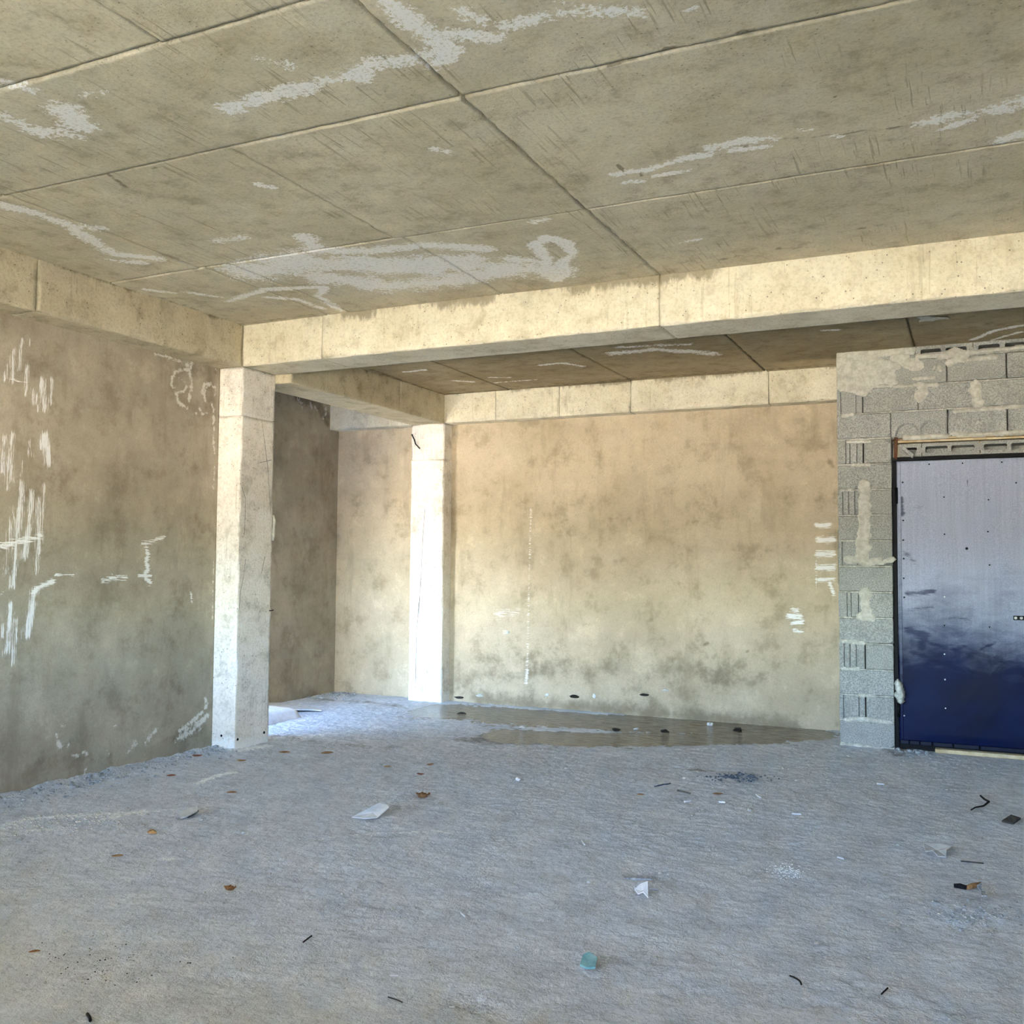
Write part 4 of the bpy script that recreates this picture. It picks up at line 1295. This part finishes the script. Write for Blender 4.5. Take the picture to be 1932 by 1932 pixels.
for px, py, lp_, mat, lab in ((798,1504,34,'leaf','crumpled brown leaf with torn lobes behind the flat white plastic sheet'),
                              (434,1678,30,'leaf','crushed brown leaf lying alone in the near middle left of the floor')):
    thing('crumpled_leaf', crumpled('crumpled_leaf', lp_*mpp_at(px, py), px % 7), mat, px, py, lab, 'leaf', .4)
k_ = mpp_at(286, 1574)
thing('clod', chip('clod', 22*k_, 16*k_, 12*k_, 5, 26), 'leaf_tan', 286, 1575, 'tan lump of dried clay on the dusty floor near the left wall', 'clod', .4)

# pale chips and pebbles
CHIPS = [
    (977,1474,13,11,'paper','white broken tile chip on open floor left of the puddle front'), (460,1571,10,9,'stone','white rounded pebble in front of the grey card'),
    (830,1517,18,6,'stone','flat whitish plaster flake to the right of the crumpled brown leaf'), (509,1649,9,6,'stone','pale flat chip right of the crushed near leaf'),
    (740,1717,9,7,'stone','small white pebble left of the white stub in the near middle floor'), (1541,1782,14,9,'stone','pale angular stone on the near right floor above the boot print'),
    (1760,1706,12,8,'stone','pale stone beside the charred stick'), (1416,1531,18,8,'stone','oval beige pebble below the brown curled leaf'),
    (1826,1617,7,5,'stone','tiny round pebble right of the torn paper'), (1068,1452,9,7,'stone','grey pebble at the front edge of the puddle'),
    (1290,1470,9,6,'paper','small white chip left of the blue grey gravel patch'), (1478,1452,9,8,'stone','little ring shaped stone in front of the block wall'),
    (1502,1475,10,6,'paper','white flake between the gravel patch and the block pier'), (690,1428,6,5,'paper','tiny white chip on the floor near the slim pinkish leaf'),
    (985,1373,15,7,'paper','white chip lying in the puddle at its near left'), (1200,1375,14,7,'paper','white chip lying in the middle of the puddle'),
    (1340,1367,18,12,'paper','largest bright white stone standing in the puddle'),
    (1110,1667,10,7,'stone','pale chip above the white folded paper scrap'),(310,1562,8,6,'stone','pale crumb to the right of the tan lump of clay'),
    (668,1680,7,5,'stone','dull white crumb left of centre on the near floor'),
]
for i, (px, py, a, b, mat, lab) in enumerate(CHIPS):
    k_ = mpp_at(px, py)
    thing('stone_chip', chip('stone_chip', a*k_, a*k_*.8, b*k_*.8, 50+i), mat, px, py, lab, 'stone', i*.7)
for i, (px, py, a, b, lab) in enumerate((
    (1163,1379,20,9,'dark wet clod in the puddle beside the middle white chip'), (1255,1380,22,8,'flat dark wet clod in the puddle left of the bright stone'),
    (1392,1378,26,12,'dark pointed clod in the puddle right of the bright stone'), (870,1345,26,6,'dark wet sliver at the left end of the puddle'))):
    k_ = mpp_at(px, py)
    thing('wet_clod', chip('wet_clod', a*k_, a*k_*.8, b*k_, 90+i), 'clod', px, py, lab, 'clod', i*.9)

# white stubs (cut straw or chalk), dark twigs
def rod(px0, py0, px1, py1, r_px, mat, name, label, cat, bend=0.0, seed=0, tp=None):
    a, b = un(px0, py0, 2, 0), un(px1, py1, 2, 0)
    r = r_px*mpp_at((px0+px1)/2, (py0+py1)/2)
    c = (a+b)/2
    n = 6
    P = []
    perp = np.array([-(b-a)[1], (b-a)[0], 0]); perp /= max(1e-6, np.linalg.norm(perp))
    rg_ = random.Random(seed)
    zf = max(floor_z(*(a+(b-a)*t)[:2]) for t in (0, .25, .5, .75, 1))
    for i in range(n):
        t = i/(n-1)
        q = a+(b-a)*t-c + perp*bend*math.sin(math.pi*t)*np.linalg.norm(b-a)
        P.append((q[0], q[1], r*.8+rg_.uniform(-.15, .15)*r))
    o = link(name, tube(name, P, r, 7, tp), M[mat])
    o.location = (c[0], c[1], zf)
    return tag(o, label, cat)


for i, (x0, y0, x1, y1, lab) in enumerate((
    (1494,1538,1512,1539,'short white stub right of the oval beige pebble'), (1291,1514,1305,1512,'white stub left of centre below the dark scrap'), (1427,1503,1435,1509,'tilted white stub just above the oval beige pebble'),
    (1654,1481,1668,1482,'white stub on the floor in front of the block pier'), (1098,1588,1103,1596,'little white stub on the brightest middle part of the floor'), (1580,1620,1592,1623,'pale stub left of the torn paper'),
    (870,1725,878,1731,'white stub in the near middle of the floor'), (736,1842,752,1842,'pale flat stub left of the dark near twigs'), (848,1895,858,1894,'pale stub lowest of all at the near edge'),
    (1356,1516,1368,1517,'thin white stub between two others below the gravel patch'), (1207,1677,1220,1675,'white stub just behind the folded white paper scrap'), (1226,1680,1243,1680,'thin white stub right behind the folded white paper scrap'))):
    rod(x0, y0, x1, y1, 1.7, 'paper', 'white_stub', lab, 'stub', 0, i)
for i, (x0, y0, x1, y1, r, bend, mat, lab) in enumerate((
    (572,1781,588,1769,1.5,.02,'charcoal','short straight black stick left of centre near the camera'), (732,1883,759,1893,1.3,.03,'twig','thin dark twig near the lower middle edge'),
    (164,1919,170,1932,3.0,.05,'charcoal','thick dark stick end at the near left edge'), (1490,1843,1512,1860,1.7,.14,'charcoal','curved dark twig above the boot print'),
    (1663,1880,1675,1868,1.5,.0,'charcoal','straight dark stick at the near right'), (1813,1625,1856,1629,1.3,.03,'twig','long thin twig right of the torn paper'),
    (1235,1486,1265,1480,1.3,.05,'bluegrit','greenish blue scrap of cord in front of the puddle'), (1278,1493,1302,1499,1.6,.03,'grit2','dark flat scrap below the gravel patch'))):
    nm, ct = ('cord_scrap', 'cord') if 'cord' in lab else ('flat_scrap', 'scrap') if 'scrap' in lab else ('stick', 'stick') if 'stick' in lab else ('twig', 'twig')
    rod(x0, y0, x1, y1, r, mat, nm, lab, ct, bend, 40+i)
# bent black wire
P = [un(x, y, 2, 0) for x, y in ((1850,1504),(1858,1511),(1866,1519),(1856,1523),(1840,1526),(1832,1531))]
c = sum(P)/len(P)
o = link('bent_wire', tube('bent_wire', [(q[0]-c[0], q[1]-c[1], .008+.012*(i == 2)) for i, q in enumerate(P)], .006, 7, [1, 1, 1, .8, .7, .6]), M['charcoal'])
o.location = (c[0], c[1], floor_z(c[0], c[1])+.004)
tag(o, 'black bent wire lying on the floor in front of the steel door', 'wire')
# charred stick with a brown end
cs = empty('charred_stick', (*spot(1825, 1678)[:2], spot(1825, 1678)[2]))
tag(cs, 'charred black stick with a brown unburnt end on the near right floor', 'stick')
a, b, d = un(1800,1677,2,0), un(1824,1681,2,0), un(1850,1674,2,0)
zf = cs.location.z
link('burnt_end', tube('burnt_end', [(a[0],a[1],zf+.010), ((a[0]+b[0])/2,(a[1]+b[1])/2,zf+.013), (b[0],b[1],zf+.010)], .011, 8, [.8,1.1,.9]), M['charcoal'], cs)
link('brown_end', tube('brown_end', [(b[0],b[1],zf+.010), ((d[0]+b[0])/2,(d[1]+b[1])/2,zf+.012), (d[0],d[1],zf+.012)], .010, 8, [.9,1.2,.7]), M['leaf'], cs)


# flat scraps: polygons with thickness, a fold and curled corners
def scrap(name, poly_px, th, mat, label, cat, lift=.004, fold=0.0, parent=None):
    P = [un(x, y, 2, 0) for x, y in poly_px]
    c = sum(P)/len(P)
    zf = max([floor_z(p[0], p[1]) for p in P]+[floor_z(*((p+c)/2)[:2]) for p in P]+[floor_z(c[0], c[1])])
    n = len(P)
    y0_, y1_ = min(p[1] for p in P), max(p[1] for p in P)
    ring = [(p[0]-c[0], p[1]-c[1], lift+fold*((p[1]-y0_)/(y1_-y0_)+.12*((i*7) % 5))) for i, p in enumerate(P)]   # curled up at the far edge
    mid = (0, 0, lift+fold*.45)
    V = ring+[mid]+[(x, y, q+th) for x, y, q in ring]+[(0, 0, mid[2]+th)]
    F = [((i+1) % n, i, n) for i in range(n)]+[(n+1+i, n+1+(i+1) % n, 2*n+1) for i in range(n)]+[(i, (i+1) % n, n+1+(i+1) % n, n+1+i) for i in range(n)]
    o = link(name, mesh_py(name, V, F), M[mat])
    o.location = (c[0], c[1], zf)
    return tag(o, label, cat)


scrap('plastic_sheet', [(664,1544),(680,1541),(715,1532),(731,1533),(734,1538),(712,1547),(690,1549)], .004, 'paper', 'flat white plastic sheet scrap on the open floor', 'scrap', .002, .032)
gc = scrap('grey_card', [(336,1540),(350,1535),(372,1532),(373,1538),(356,1545),(342,1546)], .006, 'card', 'small grey card with a dark edge near the left wall', 'card', .004, .018)
P = [un(x, y, 2, 0)-np.array([gc.location[0], gc.location[1], 0]) for x, y in ((354,1545),(366,1539),(373,1534))]
link('dark_edge', tube('dark_edge', [(q[0], q[1], .012) for q in P], .006, 6), M['iron'], gc, True)
scrap('folded_paper', [(1197,1687),(1208,1684),(1222,1684),(1223,1698),(1214,1693),(1204,1692)], .004, 'paper', 'white folded triangular paper scrap in the near middle floor', 'paper', .002, .028)
scrap('torn_paper', [(1742,1600),(1754,1602),(1775,1605),(1798,1607),(1786,1613),(1785,1620),(1770,1620),(1760,1613),(1746,1612)], .004, 'card', 'torn beige paper scrap on the right part of the floor', 'paper', .002, .018)
scrap('glass_shard', [(1094,1826),(1100,1813),(1112,1811),(1127,1818),(1123,1833),(1108,1831)], .007, 'teal', 'teal translucent glass shard in the near middle floor', 'glass', .002, .012)
scrap('plaster_flake', [(1843,1682),(1852,1679),(1856,1690),(1864,1699),(1852,1699),(1850,1690)], .006, 'grit', 'pale triangular plaster flake beside the charred stick', 'flake', .004, .012)
scrap('plaster_flake', [(1890,1555),(1908,1551),(1926,1556),(1912,1559)], .01, 'twig', 'dark flat flake at the right edge of the floor', 'flake', .004, .02)
scrap('concrete_sliver', [(1172,1653),(1232,1657),(1230,1662),(1176,1659)], .008, 'grit', 'long pale sliver of cement half sunk in the floor behind the folded paper', 'sliver', -.006, .003)

# mattress-like slab and a flat sheet behind the front column
sl = empty('foam_slab', (-5.80, 7.02, 0))
tag(sl, 'white rounded foam slab on the alcove floor behind the front column', 'slab')
xs_ = ticks(-6.20, -5.50, .035); ys_ = ticks(6.72, 7.28, .035)
A, B = np.meshgrid(xs_, ys_, indexing='ij')
u_ = (A-(-5.85))/.35; v_ = (B-7.0)/.28
top = .105*np.clip(1-np.maximum(np.abs(u_), np.abs(v_))**6, 0, 1)**.5 + .012*(fbm(A.ravel()*8, B.ravel()*8, None, 3, 3).reshape(A.shape)-.5)
V = np.stack([A.ravel(), B.ravel(), top.ravel()+.002], 1)
link('top_cover', mesh_np('top_cover', V, grid_faces(len(xs_), len(ys_))), M['paper'], sl)
link('dark_underside', boxes_mesh('dark_underside', [(-6.16, -5.54, 6.75, 7.25, 0.0, .05)]), M['clod'], sl)
P = [(-6.22,7.42),(-5.80,7.45),(-5.62,7.56),(-5.52,7.60),(-5.70,7.72),(-5.95,7.80),(-6.22,7.74)]
V = [(x_, y_, .012+.02*((i*3) % 4)/4) for i, (x_, y_) in enumerate(P)]+[(x_, y_, .022+.02*((i*3) % 4)/4) for i, (x_, y_) in enumerate(P)]
n = len(P)
F = [tuple(range(n))[::-1], tuple(range(n, 2*n))]+[(i, (i+1) % n, n+(i+1) % n, n+i) for i in range(n)]
tag(link('cardboard_sheet', mesh_py('cardboard_sheet', V, F), M['card']), 'flat torn cardboard sheet behind the white foam slab in the alcove', 'cardboard')

# timber sill and rubble at the foot of the door
sb = un(1838, 1420, 1, Y5-.01)
o = link('timber_sill', bev_box('timber_sill', .60, .07, .030, .004), M['wood'])
o.location = (-.02, Y5+.005, .020); tag(o, 'raw pine board lying along the foot of the navy door', 'board')

# ---- crumbs and grit nobody could count
ICO = np.array([(0,0,1),(.89,0,.45),(.28,.85,.45),(-.72,.53,.45),(-.72,-.53,.45),(.28,-.85,.45),(.72,.53,-.45),(-.28,.85,-.45),(-.89,0,-.45),(-.28,-.85,-.45),(.72,-.53,-.45),(0,0,-1)])
ICF = np.array([(0,1,2),(0,2,3),(0,3,4),(0,4,5),(0,5,1),(1,6,2),(2,7,3),(3,8,4),(4,9,5),(5,10,1),(6,7,2),(7,8,3),(8,9,4),(9,10,5),(10,6,1),(11,7,6),(11,8,7),(11,9,8),(11,10,9),(11,6,10)])


def crumbs(name, pts, sizes, mat, label, cat, seed, parent=None):
    r = np.random.default_rng(seed)
    V, F = [], []
    for i, (x_, y_) in enumerate(pts):
        s_ = sizes[i]
        k = ICO*(1+r.uniform(-.3, .3, (12, 1)))*s_*np.array([r.uniform(.8, 1.5), r.uniform(.8, 1.3), r.uniform(.5, .9)])
        a_ = r.uniform(0, 6.28); ca, sa = math.cos(a_), math.sin(a_)
        k = np.stack([k[:,0]*ca-k[:,1]*sa, k[:,0]*sa+k[:,1]*ca, k[:,2]], 1)
        V.append(k+np.array([x_, y_, floor_z(x_, y_)+s_*.35])); F.append(ICF+12*i)
    me = mesh_np(name, np.concatenate(V), np.concatenate(F), None, smooth=False)
    return tag(link(name, me, M[mat], parent), label, cat, kind='stuff')


def scatter(cx, cy, sx, sy, n, seed):
    r = np.random.default_rng(seed)
    P = []
    for _ in range(n):
        p = un(cx+r.normal()*sx, cy+r.normal()*sy, 2, 0); P.append((p[0], p[1]))
    return P


r = np.random.default_rng(7)
pts = [(XW+.02+min(.44, abs(r.normal())*.14), r.uniform(3.6, 5.8)) for _ in range(700)]
crumbs('plaster_rubble', pts, np.clip(np.exp(r.normal(-5.35, .55, 700)), .002, .02), 'grit', 'plaster crumbs heaped along the foot of the left wall', 'rubble', 1)
pts = [p for p in scatter(110, 1552, 90, 14, 520, 2) if p[0] > XW+.52]
crumbs('plaster_grit', pts, np.clip(np.exp(r.normal(-5.75, .5, len(pts))), .0015, .012), 'stone', 'white plaster grit scattered on the floor near the left wall', 'rubble', 2)
pts = [p for p in scatter(1735, 1417, 20, 4, 160, 3) if p[1] < Y5-.01]
crumbs('door_rubble', pts, np.clip(np.exp(r.normal(-4.9, .5, len(pts))), .003, .02), 'grit', 'mortar rubble at the hinge corner of the navy door', 'rubble', 3)
pts = [p for p in scatter(632, 1308, 22, 5, 150, 4) if p[0] > XA+.02 and p[1] < Y4-.02]
crumbs('alcove_rubble', pts, np.clip(np.exp(r.normal(-4.7, .5, len(pts))), .004, .025), 'grit', 'rubble in the far corner of the alcove', 'rubble', 4)
crumbs('blue_gravel', scatter(1392, 1468, 32, 4, 190, 5), np.clip(np.exp(r.normal(-5.2, .4, 190)), .002, .010), 'bluegrit', 'patch of fine blue grey gravel in front of the puddle', 'gravel', 5)
crumbs('white_beads', scatter(1488, 1645, 16, 6, 90, 6), np.full(90, .0032), 'paper', 'cluster of tiny white foam beads on the right middle floor', 'beads', 6)
crumbs('near_grit', scatter(1840, 1728, 45, 14, 320, 8), np.clip(np.exp(r.normal(-5.7, .4, 320)), .0015, .008), 'grit', 'grey grit scattered on the near right floor', 'gravel', 8)
pts = [(r.uniform(-4.9, .4), r.uniform(2.3, 8.0)) for _ in range(1500)]
crumbs('loose_grit', pts, np.clip(np.exp(r.normal(-6.0, .5, 1500)), .0012, .009), 'stone', 'loose pale grit strewn thinly all over the floor', None, 9, floor)
crumbs('dark_grit', scatter(210, 1825, 90, 22, 130, 10), np.clip(np.exp(r.normal(-6.3, .3, 130)), .001, .004), 'twig', 'dark grit on the floor in the near left corner', 'gravel', 10)

# ---- shallow puddle along the foot of the rear wall
gx = ticks(-4.9, -1.0, .05); gy = ticks(6.3, Y4-.001, .05)
A, B = np.meshgrid(gx, gy, indexing='ij')
P = np.stack([A.ravel(), B.ravel()], 1)
f = strokes_field(P, [(a, w*1.25, s_) for a, w, s_ in PUD])
F = grid_faces(len(gx), len(gy))
F = F[(f[F] > .02).all(1)]
V = np.stack([P[:,0], P[:,1], np.full(len(P), -.0045)], 1)
used = np.unique(F); mp = np.full(len(V), -1); mp[used] = np.arange(len(used))
tag(link('puddle', mesh_np('puddle', V[used], mp[F]), M['water']), 'shallow rippled brown puddle along the foot of the rear wall', 'puddle')
# lumps and pits on the wall just above the water
wb = bpy.data.objects['wall_back']
for i, (px, py, a, b, mat) in enumerate(((1032,1311,14,7,'paper'), (1121,1313,10,11,'paper'), (905,1312,26,9,'mortar'), (1083,1314,30,8,'clod'), (1216,1311,28,6,'clod'), (866,1316,34,7,'clod'), (1255,1302,20,8,'mortar'), (958,1193,12,9,'mortar'))):
    p = un(px, py, 1, Y4-.005); k_ = 8.8/1868
    o = link('wall_lump', chip('wall_lump', a*k_*.8, .02, b*k_, 130+i, 30), M[mat], wb)
    o.location = (p[0], Y4-.004, p[2]-b*k_*.4)
